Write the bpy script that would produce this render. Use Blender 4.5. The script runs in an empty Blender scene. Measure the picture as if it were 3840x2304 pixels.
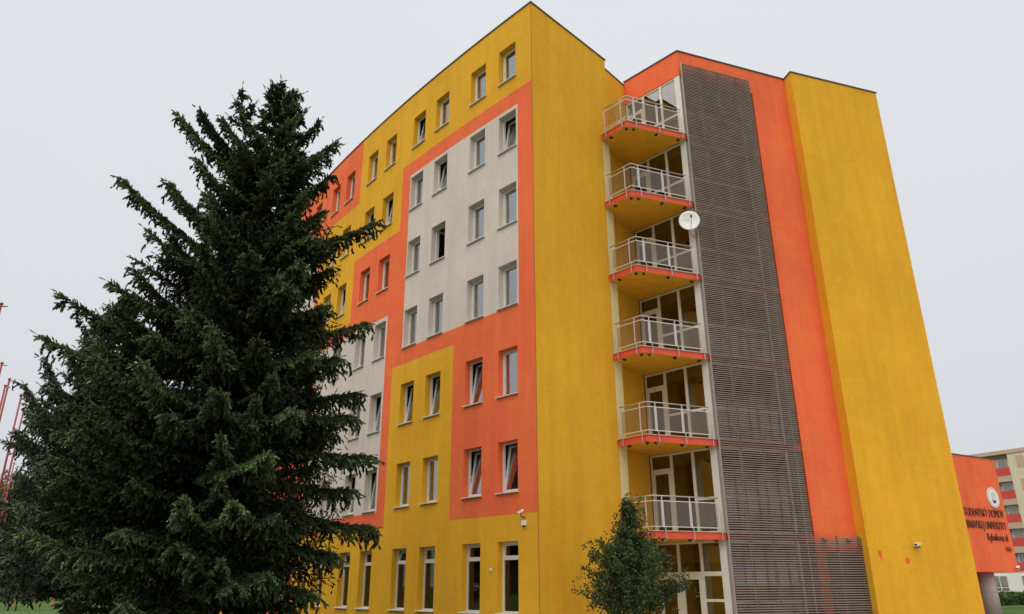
import bpy, math, random
import numpy as np
from mathutils import Vector, Matrix

R = math.radians
sc = bpy.context.scene
COL = sc.collection

# ------------------------------------------------------------------ camera
CAM_Z = 1.6
F_PX = 2779.5 / 3840.0
cam_d = bpy.data.cameras.new('camera')
cam = bpy.data.objects.new('camera', cam_d)
COL.objects.link(cam)
cam_d.sensor_fit = 'HORIZONTAL'
cam_d.sensor_width = 36.0
cam_d.lens = 36.0 * F_PX
cam_d.clip_start = 0.1
cam_d.clip_end = 3000.0
PITCH, ROLL = R(20.617), R(0.184)
cam.matrix_world = (Matrix.Translation((0, 0, CAM_Z)) @ Matrix.Rotation(R(90) + PITCH, 4, 'X')
                    @ Matrix.Rotation(-ROLL, 4, 'Z'))
sc.camera = cam

# ------------------------------------------------------------------ world: overcast sky
SUN_EL, SUN_AZ = R(62), R(209)          # azimuth clockwise from +Y
world = bpy.data.worlds.new('World')
sc.world = world
world.use_nodes = True
wn, wl = world.node_tree.nodes, world.node_tree.links
wn.clear()
w_out = wn.new('ShaderNodeOutputWorld')
w_bg = wn.new('ShaderNodeBackground')
sky = wn.new('ShaderNodeTexSky')
sky.sky_type = 'NISHITA'
sky.sun_disc = False
sky.sun_elevation = SUN_EL
sky.sun_rotation = SUN_AZ
sky.dust_density = 6.0
w_bg.inputs['Strength'].default_value = 0.1
hs = wn.new('ShaderNodeHueSaturation')
hs.inputs['Saturation'].default_value = 0.12
wl.new(sky.outputs[0], hs.inputs['Color'])
w_mix = wn.new('ShaderNodeMixRGB')
w_mix.inputs[0].default_value = 0.95   # nearly all of the blue is hidden by the cloud layer
# the cloud layer: a little brighter overhead than at the horizon
w_geo = wn.new('ShaderNodeTexCoord')
w_sep = wn.new('ShaderNodeSeparateXYZ')
wl.new(w_geo.outputs['Generated'], w_sep.inputs[0])
w_ramp = wn.new('ShaderNodeValToRGB')
w_ramp.color_ramp.elements[0].position = 0.0
w_ramp.color_ramp.elements[0].color = (0.615, 0.632, 0.665, 1)
w_ramp.color_ramp.elements[1].position = 0.75
w_ramp.color_ramp.elements[1].color = (0.725, 0.748, 0.775, 1)
wl.new(w_sep.outputs[2], w_ramp.inputs[0])
w_noise = wn.new('ShaderNodeTexNoise')
w_noise.inputs['Scale'].default_value = 1.6
w_noise.inputs['Detail'].default_value = 3.0
wl.new(w_geo.outputs['Generated'], w_noise.inputs['Vector'])
w_nr = wn.new('ShaderNodeMapRange')
w_nr.inputs[1].default_value = 0.3
w_nr.inputs[2].default_value = 0.7
w_nr.inputs[3].default_value = 6.14
w_nr.inputs[4].default_value = 6.40
wl.new(w_noise.outputs[0], w_nr.inputs[0])
w_sc = wn.new('ShaderNodeVectorMath')
w_sc.operation = 'SCALE'
wl.new(w_ramp.outputs[0], w_sc.inputs[0])
wl.new(w_nr.outputs[0], w_sc.inputs['Scale'])
wl.new(hs.outputs[0], w_mix.inputs[1])
wl.new(w_sc.outputs[0], w_mix.inputs[2])
wl.new(w_mix.outputs[0], w_bg.inputs[0])
wl.new(w_bg.outputs[0], w_out.inputs[0])

sun_d = bpy.data.lights.new('sun', 'SUN')
sun_d.energy = 1.5
sun_d.angle = R(85)
sun_d.color = (1.0, 0.935, 0.84)
sun = bpy.data.objects.new('sun', sun_d)
COL.objects.link(sun)
sdir = Vector((math.sin(SUN_AZ) * math.cos(SUN_EL), math.cos(SUN_AZ) * math.cos(SUN_EL), math.sin(SUN_EL)))
sun.rotation_euler = sdir.to_track_quat('Z', 'Y').to_euler()
sun.location = (0, -20, 40)

vs = sc.view_settings
vs.view_transform = 'Standard'
vs.look = 'None'
vs.exposure = 0.79
vs.gamma = 1.0
vs.use_curve_mapping = False
sc.cycles.max_bounces = 8
sc.cycles.transparent_max_bounces = 16
sc.cycles.use_denoising = True

# ------------------------------------------------------------------ helpers
def tag(o, label=None, cat=None, group=None, kind=None):
    if label: o['label'] = label
    if cat: o['category'] = cat
    if group: o['group'] = group
    if kind: o['kind'] = kind
    return o

def empty(name, loc=(0, 0, 0)):
    o = bpy.data.objects.new(name, None)
    o.location = loc
    COL.objects.link(o)
    return o

def link(name, mesh, parent=None, mat4=None):
    o = bpy.data.objects.new(name, mesh)
    COL.objects.link(o)
    if parent is not None:
        o.parent = parent
        o.matrix_parent_inverse = Matrix.Identity(4)
    if mat4 is not None:
        o.matrix_local = mat4
    return o

class MB:
    def __init__(s):
        s.v, s.f, s.m, s.mats = [], [], [], []
    def mi(s, mat):
        if mat not in s.mats: s.mats.append(mat)
        return s.mats.index(mat)
    def face(s, pts, mat):
        b = len(s.v)
        s.v += [tuple(p) for p in pts]
        s.f.append(tuple(range(b, b + len(pts))))
        s.m.append(s.mi(mat))
    def obox(s, O, t, n, a0, a1, d0, d1, z0, z1, mat):
        """box: along t from a0 to a1, along n from d0 to d1, z from z0 to z1"""
        b = len(s.v)
        for z in (z0, z1):
            for d in (d0, d1):
                for a in (a0, a1):
                    s.v.append((O[0] + t[0]*a + n[0]*d, O[1] + t[1]*a + n[1]*d, z))
        flip = ((t[0]*n[1] - t[1]*n[0]) * (a1-a0) * (d1-d0) * (z1-z0)) < 0
        F = [(0, 2, 3, 1), (4, 5, 7, 6), (0, 1, 5, 4), (2, 6, 7, 3), (0, 4, 6, 2), (1, 3, 7, 5)]
        for q in F:
            q = q[::-1] if flip else q
            s.f.append(tuple(b + i for i in q))
            s.m.append(s.mi(mat))
    def box(s, x0, x1, y0, y1, z0, z1, mat):
        s.obox((0, 0), (1, 0), (0, 1), x0, x1, y0, y1, z0, z1, mat)
    def tube(s, pts, rad, mat, n=8, cap=True):
        pts = [Vector(p) for p in pts]
        rads = rad if isinstance(rad, (list, tuple)) else [rad] * len(pts)
        b = len(s.v)
        up = Vector((0, 0, 1))
        prev = None
        for i, p in enumerate(pts):
            d = (pts[min(i + 1, len(pts) - 1)] - pts[max(i - 1, 0)]).normalized()
            if prev is None:
                u = d.cross(up if abs(d.z) < 0.9 else Vector((1, 0, 0))).normalized()
            else:
                u = (prev - d * prev.dot(d)).normalized()
            prev = u
            w = d.cross(u)
            for k in range(n):
                a = 2 * math.pi * k / n
                q = p + (u * math.cos(a) + w * math.sin(a)) * rads[i]
                s.v.append(tuple(q))
        m = s.mi(mat)
        for i in range(len(pts) - 1):
            for k in range(n):
                s.f.append((b + i*n + k, b + i*n + (k+1) % n, b + (i+1)*n + (k+1) % n, b + (i+1)*n + k))
                s.m.append(m)
        if cap:
            s.f.append(tuple(b + k for k in range(n))[::-1]); s.m.append(m)
            e = b + (len(pts) - 1) * n
            s.f.append(tuple(e + k for k in range(n))); s.m.append(m)
    def mesh(s, name, smooth=False):
        me = bpy.data.meshes.new(name)
        me.from_pydata(s.v, [], s.f)
        for m in s.mats: me.materials.append(m)
        me.polygons.foreach_set('material_index', s.m)
        if smooth: me.polygons.foreach_set('use_smooth', [True] * len(s.f))
        me.update()
        return me
    def build(s, name, parent=None, mat4=None, smooth=False):
        return link(name, s.mesh(name, smooth), parent, mat4)

def frame4(O, t, n, z=0.0):
    """matrix mapping local x->t, y->n, z->up at O"""
    return Matrix(((t[0], n[0], 0, O[0]), (t[1], n[1], 0, O[1]), (0, 0, 1, z), (0, 0, 0, 1)))

# ------------------------------------------------------------------ materials
def new_mat(name):
    m = bpy.data.materials.new(name)
    m.use_nodes = True
    return m, m.node_tree.nodes, m.node_tree.links, m.node_tree.nodes['Principled BSDF']

def plain(name, col, rough=0.5, metal=0.0, spec=None, var=0.0, scale=6.0):
    m, N, L, b = new_mat(name)
    b.inputs['Base Color'].default_value = (*col, 1)
    b.inputs['Roughness'].default_value = rough
    b.inputs['Metallic'].default_value = metal
    if spec is not None: b.inputs['Specular IOR Level'].default_value = spec
    if var:
        geo = N.new('ShaderNodeNewGeometry')
        no = N.new('ShaderNodeTexNoise')
        no.inputs['Scale'].default_value = scale
        no.inputs['Detail'].default_value = 5
        L.new(geo.outputs['Position'], no.inputs['Vector'])
        mr = N.new('ShaderNodeMapRange')
        mr.inputs[1].default_value = 0.25
        mr.inputs[2].default_value = 0.75
        mr.inputs[3].default_value = 1 - var
        mr.inputs[4].default_value = 1 + var
        L.new(no.outputs[0], mr.inputs[0])
        hv = N.new('ShaderNodeHueSaturation')
        hv.inputs['Color'].default_value = (*col, 1)
        L.new(mr.outputs[0], hv.inputs['Value'])
        L.new(hv.outputs[0], b.inputs['Base Color'])
    return m

def stucco(name, col, crack=0.13):
    """painted render: fine grain relief, large soft mottling, rain streaks and faint wavering cracks"""
    m, N, L, b = new_mat(name)
    geo = N.new('ShaderNodeNewGeometry')
    def noise(scale, detail, vec=None, rough=0.5):
        n = N.new('ShaderNodeTexNoise')
        n.inputs['Scale'].default_value = scale
        n.inputs['Detail'].default_value = detail
        n.inputs['Roughness'].default_value = rough
        L.new(vec or geo.outputs['Position'], n.inputs['Vector'])
        return n
    def rng(src, a, bb, c, d):
        r = N.new('ShaderNodeMapRange')
        r.inputs[1].default_value, r.inputs[2].default_value = a, bb
        r.inputs[3].default_value, r.inputs[4].default_value = c, d
        L.new(src, r.inputs[0])
        return r.outputs[0]
    def mul(a, bb):
        q = N.new('ShaderNodeMath'); q.operation = 'MULTIPLY'
        L.new(a, q.inputs[0]); L.new(bb, q.inputs[1])
        return q.outputs[0]
    def mapped(sx, sy, sz):
        q = N.new('ShaderNodeMapping')
        q.inputs['Scale'].default_value = (sx, sy, sz)
        L.new(geo.outputs['Position'], q.inputs['Vector'])
        return q.outputs[0]
    big = rng(noise(0.35, 4).outputs[0], 0.3, 0.7, 0.93, 1.05)
    mid = rng(noise(2.6, 6, rough=0.6).outputs[0], 0.3, 0.7, 0.955, 1.035)
    fine = rng(noise(15, 5, rough=0.75).outputs[0], 0.3, 0.7, 0.91, 1.08)
    streak = rng(noise(1.0, 5, mapped(2.6, 2.6, 0.16), 0.6).outputs[0], 0.42, 0.72, 1.0, 0.90)
    val = mul(mul(big, mid), mul(fine, streak))
    # hair cracks: thin iso-lines of a flattened noise, shown only in patches
    cr = noise(1.0, 3, mapped(0.55, 0.55, 1.9), 0.55).outputs[0]
    ab = N.new('ShaderNodeMath'); ab.operation = 'SUBTRACT'; ab.inputs[1].default_value = 0.5
    L.new(cr, ab.inputs[0])
    ab2 = N.new('ShaderNodeMath'); ab2.operation = 'ABSOLUTE'; L.new(ab.outputs[0], ab2.inputs[0])
    line = rng(ab2.outputs[0], 0.0, 0.006, 1.0, 0.0)
    patch = rng(noise(0.8, 2).outputs[0], 0.5, 0.62, 0.0, 1.0)
    lp = mul(line, patch)
    lpk = N.new('ShaderNodeMath'); lpk.operation = 'MULTIPLY_ADD'
    lpk.inputs[1].default_value = -crack; lpk.inputs[2].default_value = 1.0
    L.new(lp, lpk.inputs[0])
    val = mul(val, lpk.outputs[0])
    hv = N.new('ShaderNodeHueSaturation')
    hv.inputs['Color'].default_value = (*col, 1)
    L.new(val, hv.inputs['Value'])
    hue = rng(noise(0.9, 4).outputs[0], 0.3, 0.7, 0.496, 0.504)
    L.new(hue, hv.inputs['Hue'])
    L.new(hv.outputs[0], b.inputs['Base Color'])
    b.inputs['Roughness'].default_value = 0.92
    b.inputs['Specular IOR Level'].default_value = 0.15
    bump = N.new('ShaderNodeBump')
    bump.inputs['Strength'].default_value = 0.35
    bump.inputs['Distance'].default_value = 0.006
    L.new(noise(55, 5, rough=0.7).outputs[0], bump.inputs['Height'])
    L.new(bump.outputs[0], b.inputs['Normal'])
    return m

def glass(name, ior=1.9, tint=(0.9, 0.92, 0.9), rough=0.0, diff=None):
    m, N, L, b = new_mat(name)
    N.remove(b)
    out = N['Material Output']
    tr = N.new('ShaderNodeBsdfTransparent'); tr.inputs[0].default_value = (*tint, 1)
    gl = N.new('ShaderNodeBsdfGlossy'); gl.inputs['Roughness'].default_value = rough
    gl.inputs[0].default_value = (0.95, 0.97, 1.0, 1)
    fr = N.new('ShaderNodeFresnel')
    # both faces of a thin pane reflect like the outer one
    g0 = N.new('ShaderNodeNewGeometry')
    im = N.new('ShaderNodeMapRange')
    im.inputs[3].default_value = ior; im.inputs[4].default_value = 1.0 / ior
    L.new(g0.outputs['Backfacing'], im.inputs[0]); L.new(im.outputs[0], fr.inputs[0])
    mx = N.new('ShaderNodeMixShader')
    L.new(fr.outputs[0], mx.inputs[0])
    if diff:
        df = N.new('ShaderNodeBsdfDiffuse'); df.inputs[0].default_value = (*diff[:3], 1)
        m2 = N.new('ShaderNodeMixShader'); m2.inputs[0].default_value = diff[3]
        L.new(tr.outputs[0], m2.inputs[1]); L.new(df.outputs[0], m2.inputs[2])
        L.new(m2.outputs[0], mx.inputs[1])
    else:
        L.new(tr.outputs[0], mx.inputs[1])
    L.new(gl.outputs[0], mx.inputs[2])
    L.new(mx.outputs[0], out.inputs[0])
    return m

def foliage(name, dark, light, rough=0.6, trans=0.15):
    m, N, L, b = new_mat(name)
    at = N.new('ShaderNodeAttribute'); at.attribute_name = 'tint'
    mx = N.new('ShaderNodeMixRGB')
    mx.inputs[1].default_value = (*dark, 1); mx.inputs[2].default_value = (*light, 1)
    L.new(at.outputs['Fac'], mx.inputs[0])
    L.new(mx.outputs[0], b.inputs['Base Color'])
    b.inputs['Roughness'].default_value = rough
    b.inputs['Specular IOR Level'].default_value = 0.15
    tl = N.new('ShaderNodeBsdfTranslucent')
    L.new(mx.outputs[0], tl.inputs[0])
    ms = N.new('ShaderNodeMixShader'); ms.inputs[0].default_value = trans
    L.new(b.outputs[0], ms.inputs[1]); L.new(tl.outputs[0], ms.inputs[2])
    L.new(ms.outputs[0], N['Material Output'].inputs[0])
    return m

def bark(name, c0, c1, scale=9.0):
    m, N, L, b = new_mat(name)
    tc = N.new('ShaderNodeTexCoord')
    mp = N.new('ShaderNodeMapping'); mp.inputs['Scale'].default_value = (scale, scale, scale * 0.25)
    L.new(tc.outputs['Object'], mp.inputs[0])
    no = N.new('ShaderNodeTexNoise'); no.inputs['Scale'].default_value = 1.5; no.inputs['Detail'].default_value = 6
    L.new(mp.outputs[0], no.inputs['Vector'])
    mx = N.new('ShaderNodeMixRGB'); mx.inputs[1].default_value = (*c0, 1); mx.inputs[2].default_value = (*c1, 1)
    L.new(no.outputs[0], mx.inputs[0]); L.new(mx.outputs[0], b.inputs['Base Color'])
    b.inputs['Roughness'].default_value = 0.95
    bp = N.new('ShaderNodeBump'); bp.inputs['Strength'].default_value = 0.8; bp.inputs['Distance'].default_value = 0.03
    L.new(no.outputs[0], bp.inputs['Height']); L.new(bp.outputs[0], b.inputs['Normal'])
    return m

M_YEL = stucco('yellow_render', (0.745, 0.380, 0.026))
M_ORA = stucco('orange_render', (0.84, 0.160, 0.060))
M_GRY = stucco('grey_render', (0.63, 0.545, 0.475))
M_CRM = stucco('cream_render', (0.78, 0.64, 0.33))
M_PVC = plain('white_pvc', (0.68, 0.655, 0.60), 0.4, var=0.04)
M_CPVC = plain('cream_aluminium', (0.70, 0.66, 0.56), 0.45, var=0.06, scale=3)
M_SILL = plain('white_sill_metal', (0.62, 0.595, 0.55), 0.45, var=0.10)
M_FLASH = plain('brown_flashing', (0.07, 0.055, 0.045), 0.5)
M_GLASS = glass('window_glass', 2.9)
M_GLASS2 = glass('stair_glass', 1.9, (0.78, 0.75, 0.70))
M_GLASSG = glass('ground_floor_glass', 1.5, (0.75, 0.72, 0.68))
M_RAILG = glass('railing_glass', 1.4, (0.86, 0.82, 0.76), diff=(0.42, 0.37, 0.30, 0.08))
M_STEEL = plain('galvanised_steel', (0.42, 0.385, 0.36), 0.42, 0.35, var=0.08)
M_RAILW = plain('painted_rail', (0.60, 0.57, 0.54), 0.4, 0.15)
M_SLAT = plain('taupe_slat_metal', (0.205, 0.148, 0.110), 0.65, 0.0, var=0.18, scale=2.0)
M_SLATP = plain('taupe_post_metal', (0.12, 0.09, 0.07), 0.7, 0.0)
M_DARK = plain('dark_metal', (0.03, 0.03, 0.03), 0.5)
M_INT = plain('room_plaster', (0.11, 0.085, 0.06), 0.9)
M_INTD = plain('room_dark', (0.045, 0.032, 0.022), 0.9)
M_CUR = [plain('burgundy_curtain', (0.11, 0.018, 0.018), 0.9, var=0.2),
         plain('brown_curtain', (0.10, 0.055, 0.035), 0.9, var=0.2),
         plain('grey_net_curtain', (0.42, 0.39, 0.36), 0.9, var=0.15),
         plain('dark_brown_curtain', (0.045, 0.026, 0.016), 0.9, var=0.2)]
M_RED = plain('red_fascia_paint', (0.72, 0.085, 0.035), 0.7, var=0.08)
M_BAND = plain('dark_red_band', (0.30, 0.030, 0.022), 0.7, var=0.08)
M_ROOF = plain('roof_felt', (0.09, 0.085, 0.08), 0.95, var=0.2)
M_WHITE = plain('white_plastic', (0.75, 0.75, 0.72), 0.35)
M_BLUE = plain('print_grey_blue', (0.10, 0.12, 0.22), 0.5)
M_SPLAT = plain('orange_paint_splash', (0.75, 0.10, 0.008), 0.6)

# ------------------------------------------------------------------ the plan of the building (metres, north-ish +Y)
HF = 2.9                                     # storey height
Z0 = CAM_Z
A = np.array([0.71, 21.262]); B = np.array([3.753, 24.434]); B2 = np.array([3.546, 24.641])
C = np.array([4.76, 26.05]); D = np.array([6.603, 24.081]); E_ = np.array([11.487, 25.883])
F_ = np.array([11.585, 25.398]); G = np.array([15.78, 26.81])
ROOF = 19.80 + Z0; ROOF_W = 19.94 + Z0
def unit(a, b):
    v = b - a
    l = float(np.hypot(*v))
    return v / l, l
# curved street front: heading -44 deg turning 0.52 deg per metre
FAC_L = 38.9
_S = np.linspace(0, FAC_L, 2001)
_h = np.radians(-44 + 0.52 * (_S[1:] + _S[:-1]) / 2)
_X = A[0] + np.concatenate([[0], np.cumsum(np.sin(_h) * np.diff(_S))])
_Y = A[1] + np.concatenate([[0], np.cumsum(np.cos(_h) * np.diff(_S))])
def fpt(s, d=0.0):
    """point on the curved front at arc length s, d metres inside the wall"""
    h = math.radians(-44 + 0.52 * s)
    t = (math.sin(h), math.cos(h))
    x = float(np.interp(s, _S, _X)); y = float(np.interp(s, _S, _Y))
    return (x + t[1] * d, y - t[0] * d)
MOD = 3.88
WIN_W = 0.88
WIN_S = []
for j in range(10):
    WIN_S += [0.80 + MOD * j, 2.43 + MOD * j]
HEAD = {1: 1.19 + Z0}
BOT = {1: -0.72 + Z0}
for k in range(2, 8):
    HEAD[k] = 4.06 + HF * (k - 2) + Z0
    BOT[k] = 2.56 + HF * (k - 2) + Z0
BAND = [1.92 + HF * k + Z0 for k in range(6)]       # colour boundaries between storeys
def mb_(j): return 0.10 + MOD * j if j > 0 else 0.0

def paint(s, z):
    """which colour the street front is painted at (s, z)"""
    z -= Z0
    if z < 1.92:
        return M_ORA if mb_(4) < s < mb_(5) or mb_(8) < s < mb_(9) else M_YEL
    if z > 16.41:
        return M_ORA if mb_(3) < s < mb_(5) or mb_(7) < s < mb_(9) else M_YEL
    if s < mb_(2):
        if z > 7.70:
            return M_GRY if 0.72 < s < 7.25 and 8.30 < z < 15.80 else M_ORA
        return M_ORA if s < mb_(1) else M_YEL
    if s < mb_(4):
        if z > 13.51: return M_YEL
        if z > 10.61: return M_ORA if s < mb_(3) else M_YEL
        return M_GRY if 8.43 < s < 15.06 and 2.48 < z < 10.02 else M_ORA
    if s < mb_(6):
        if z > 4.82:
            return M_GRY if 16.14 < s < 22.8 and 5.4 < z < 15.80 else M_ORA
        return M_ORA if s < mb_(5) else M_YEL
    if s < mb_(8):
        if z > 10.61: return M_YEL
        return M_GRY if 23.9 < s < 30.5 and 2.48 < z < 10.02 else M_ORA
    return M_GRY if 31.7 < s < 38.2 and 5.4 < z < 15.8 else M_ORA

REVEAL = 0.21
bld = empty('student_residence', (A[0], A[1], 0))
tag(bld, 'yellow, orange and grey painted seven-storey residence with corner balconies and slatted screen', 'building')
P0 = Matrix.Translation((-A[0], -A[1], 0))           # children are modelled in world coordinates
def part(mb, name, parent=None, smooth=False):
    return mb.build(name, parent or bld, P0 if parent is None else None, smooth)

# ---- street front with window openings and reveals
mb = MB()
ss = {0.0, FAC_L}
for s in WIN_S: ss |= {s, s + WIN_W}
for j in range(1, 10): ss.add(mb_(j))
ss |= {0.72, 7.25, 8.43, 15.06, 16.14, 22.8, 23.9, 30.5, 31.7, 38.2}
ss = sorted(ss)
zs = {-0.3, ROOF}
for k in HEAD: zs |= {HEAD[k], BOT[k]}
for z in BAND: zs.add(z)
for z in (8.30, 15.80, 2.48, 10.02, 5.4): zs.add(z + Z0)
zs = sorted(zs)
def in_window(s, z):
    for w in WIN_S:
        if w < s < w + WIN_W:
            for k in HEAD:
                if BOT[k] < z < HEAD[k]: return True
    return False
for a, b in zip(ss[:-1], ss[1:]):
    pa, pb = fpt(a), fpt(b)
    for z, zz in zip(zs[:-1], zs[1:]):
        if in_window((a + b) / 2, (z + zz) / 2): continue
        mb.face([(*pb, z), (*pa, z), (*pa, zz), (*pb, zz)], paint((a + b) / 2, (z + zz) / 2))
for s in WIN_S:
    for k in HEAD:
        z, zz = BOT[k], HEAD[k]
        m = paint(s + 0.4, (z + zz) / 2)
        a, b = s, s + WIN_W
        pa, pb = fpt(a), fpt(b)
        qa, qb = fpt(a, REVEAL + 0.09), fpt(b, REVEAL + 0.09)
        mb.face([(*pa, z), (*qa, z), (*qa, zz), (*pa, zz)], m)
        mb.face([(*qb, z), (*pb, z), (*pb, zz), (*qb, zz)], m)
        mb.face([(*pa, zz), (*qa, zz), (*qb, zz), (*pb, zz)], m)
        mb.face([(*pb, z), (*qb, z), (*qa, z), (*pa, z)], m)
part(mb, 'street_front_wall')

# corner bead at A
mb = MB()
mb.tube([(A[0], A[1] - 0.002, 0), (A[0], A[1] - 0.002, ROOF - 0.08)], 0.013, plain('corner_bead', (0.30, 0.15, 0.02), 0.8), 6)
part(mb, 'corner_bead')

# ---- windows of the street front
def win_mesh(w, h, transom=None):
    """local x along the wall, y into the wall, z up; the opening is 0..w x 0..h"""
    mb = MB()
    fw = 0.055
    y0, y1 = REVEAL, REVEAL + 0.07
    mb.box(0.001, fw, y0, y1, 0.001, h - 0.001, M_PVC); mb.box(w - fw, w - 0.001, y0, y1, 0.001, h - 0.001, M_PVC)
    mb.box(fw, w - fw, y0, y1, h - fw, h - 0.001, M_PVC); mb.box(fw, w - fw, y0, y1, 0.001, fw, M_PVC)
    if transom:
        mb.box(fw, w - fw, y0, y1, transom - 0.035, transom + 0.035, M_PVC)
    return mb.mesh('window')
def sash_mesh(w, h):
    """opening leaf, origin at its bottom edge"""
    mb = MB()
    fw = 0.06
    mb.box(0, fw, 0, 0.06, 0, h, M_PVC); mb.box(w - fw, w, 0, 0.06, 0, h, M_PVC)
    mb.box(fw, w - fw, 0, 0.06, h - fw, h, M_PVC); mb.box(fw, w - fw, 0, 0.06, 0, fw, M_PVC)
    return mb.mesh('sash')
def handle_mesh():
    mb = MB()
    mb.box(-0.012, 0.012, 0, 0.03, 0, 0.05, M_PVC); mb.box(-0.010, 0.010, 0.028, 0.045, -0.09, 0.03, M_PVC)
    return mb.mesh('handle')
def pane_mesh(w, h, m=None):
    mb = MB()
    mb.box(0, w, 0, 0.014, 0, h, m or M_GLASS)
    return mb.mesh('pane')
def sill_mesh(w):
    mb = MB()
    b = len(mb.v)
    prof = [(-0.075, -0.030), (-0.075, -0.002), (REVEAL, 0.028), (REVEAL, 0.004), (-0.06, -0.03)]
    x0, x1 = -0.035, w + 0.045
    mb.box(x0, x1, -0.075, 0.0, -0.030, -0.004, M_SILL)
    mb.face([(x0, -0.075, -0.004), (x1, -0.075, -0.004), (x1, 0.0, 0.004), (x0, 0.0, 0.004)], M_SILL)
    mb.face([(0.002, 0.0, 0.004), (w - 0.002, 0.0, 0.004), (w - 0.002, REVEAL, 0.025), (0.002, REVEAL, 0.025)], M_SILL)
    return mb.mesh('sill')
def curtain_mesh(x0, x1, h, mat, rng, bunch=0.0):
    mb = MB()
    n = max(8, int((x1 - x0) / 0.03))
    top, bot = [], []
    ph = rng.random() * 6
    for i in range(n + 1):
        f = i / n
        x = x0 + (x1 - x0) * f
        y = 0.025 * math.sin(f * (x1 - x0) * 55 + ph) + 0.012 * math.sin(f * (x1 - x0) * 23 + ph * 2)
        top.append((x, y, h)); bot.append((x0 + (x1 - x0) * f * (1 - bunch), y * 1.2, 0))
    for i in range(n):
        mb.face([bot[i], bot[i + 1], top[i + 1], top[i]], mat)
    return mb.mesh('curtain', True)

rng = random.Random(5)
H_STD, H_G = HEAD[2] - BOT[2], HEAD[1] - BOT[1]
FW = 0.055
ME_WIN, ME_WING = win_mesh(WIN_W, H_STD), win_mesh(WIN_W, H_G, H_G - 0.46)
LW, LH = WIN_W - 2 * FW + 0.02, H_STD - 2 * FW + 0.02
ME_SASH, ME_PANE = sash_mesh(LW, LH), pane_mesh(LW - 0.10, LH - 0.10)
GH = H_G - 0.46 - 0.035 - FW + 0.02
ME_PANEG = pane_mesh(LW, GH, M_GLASSG); TH = 0.46 - 0.035 - FW + 0.02
ME_SASHT, ME_PANET = sash_mesh(LW, TH), pane_mesh(LW - 0.10, TH - 0.10, M_GLASSG)
ME_SILL, ME_HANDLE = sill_mesh(WIN_W), handle_mesh()
CURT = {}
for kind in range(3):
    CURT['left', kind] = curtain_mesh(0.45, WIN_W + 0.1, H_STD + 0.05, M_CUR[kind], rng, 0.1)
    CURT['right', kind] = curtain_mesh(-0.1, 0.38, H_STD + 0.05, M_CUR[kind], rng, 0.1)
    CURT['full', kind] = curtain_mesh(-0.1, WIN_W + 0.1, H_STD + 0.05, M_CUR[kind], rng)
CURT_G = [curtain_mesh(-0.1, WIN_W + 0.1, H_G - 0.5, M_CUR[k], rng) for k in (3, 3, 3)]
TILTED = {(4, 7), (1, 6), (3, 6), (5, 6), (6, 6), (2, 3), (3, 3), (4, 3), (5, 3), (1, 2), (2, 2), (5, 2), (6, 2), (7, 5), (12, 4), (10, 7), (13, 5), (15, 3), (17, 6)}
OPEN = {(3, 5)}
CUR_FIX = {(1, 2): [('left', 0), ('right', 0)], (2, 2): [('full', 0)], (3, 2): [('full', 0)], (4, 2): [('full', 0)],
           (2, 3): [('full', 0)], (1, 3): [('left', 0)], (3, 3): [('full', 1)], (4, 3): [('full', 0)], (1, 7): [('left', 1)],
           (2, 7): [('full', 0)], (3, 7): [('full', 0)], (1, 6): [('left', 1)], (1, 5): [('left', 1)], (2, 5): [('full', 1)],
           (1, 4): [], (2, 4): [('full', 1)], (3, 4): [('full', 1)], (5, 5): [('full', 0)], (6, 5): [('full', 0)],
           (3, 5): [], (4, 5): [('full', 0)], (4, 4): [('full', 1)]}
for i, s in enumerate(WIN_S):
    pa, pb = np.array(fpt(s)), np.array(fpt(s + WIN_W))
    t, _ = unit(pa, pb)
    n = (t[1], -t[0])                 # into the building
    for k in range(1, 8):
        key = (i + 1, k)
        O = pa - A
        M4 = frame4(O, t, n, BOT[k])
        g = k == 1
        w = link('window', ME_WING if g else ME_WIN, bld, M4)
        link('sill', ME_SILL, w)
        ys = REVEAL + 0.012
        if g:
            link('pane', ME_PANEG, w, Matrix.Translation((FW - 0.01, ys + 0.02, FW - 0.01)))
            T = Matrix.Translation((FW - 0.01, ys, H_G - 0.46 + 0.035 - 0.01))
            tl = Matrix.Rotation(R(-17), 4, 'X') if key[0] in (4, 13) else Matrix.Identity(4)
            link('sash', ME_SASHT, w, T @ tl)
            link('pane', ME_PANET, w, T @ tl @ Matrix.Translation((0.05, 0.022, 0.05)))
            link('curtain', CURT_G[i % 3], w, Matrix.Translation((0, 0.45 + 0.1 * (i % 2), 0)))
        else:
            T = Matrix.Translation((FW - 0.01, ys, FW - 0.01))
            if key in OPEN:
                # leaf swung right into the room
                T = Matrix.Translation((WIN_W - FW, ys + 0.05, FW - 0.01)) @ Matrix.Rotation(R(-88), 4, 'Z') @ Matrix.Translation((-LW, 0, 0))
            elif key in TILTED:
                T = T @ Matrix.Rotation(R(-8.5 - rng.random()), 4, 'X')
            link('sash', ME_SASH, w, T)
            link('pane', ME_PANE, w, T @ Matrix.Translation((0.05, 0.022, 0.05)))
            link('handle', ME_HANDLE, w, T @ Matrix.Translation((LW - 0.03, -0.035, LH * 0.42)) @ Matrix.Rotation(R(0), 4, 'X'))
            lst = CUR_FIX.get(key)
            if lst is None:
                u = rng.random()
                kind = rng.choice((0, 1, 1, 1, 2))
                lst = [('full', kind)] if u < 0.45 else ([('left', kind)] if u < 0.7 else ([('left', kind), ('right', kind)] if u < 0.9 else []))
            for side, kind in lst:
                link('curtain', CURT[side, kind], w, Matrix.Translation((0, 0.46 if key in TILTED else 0.40, -0.02)))

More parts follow.
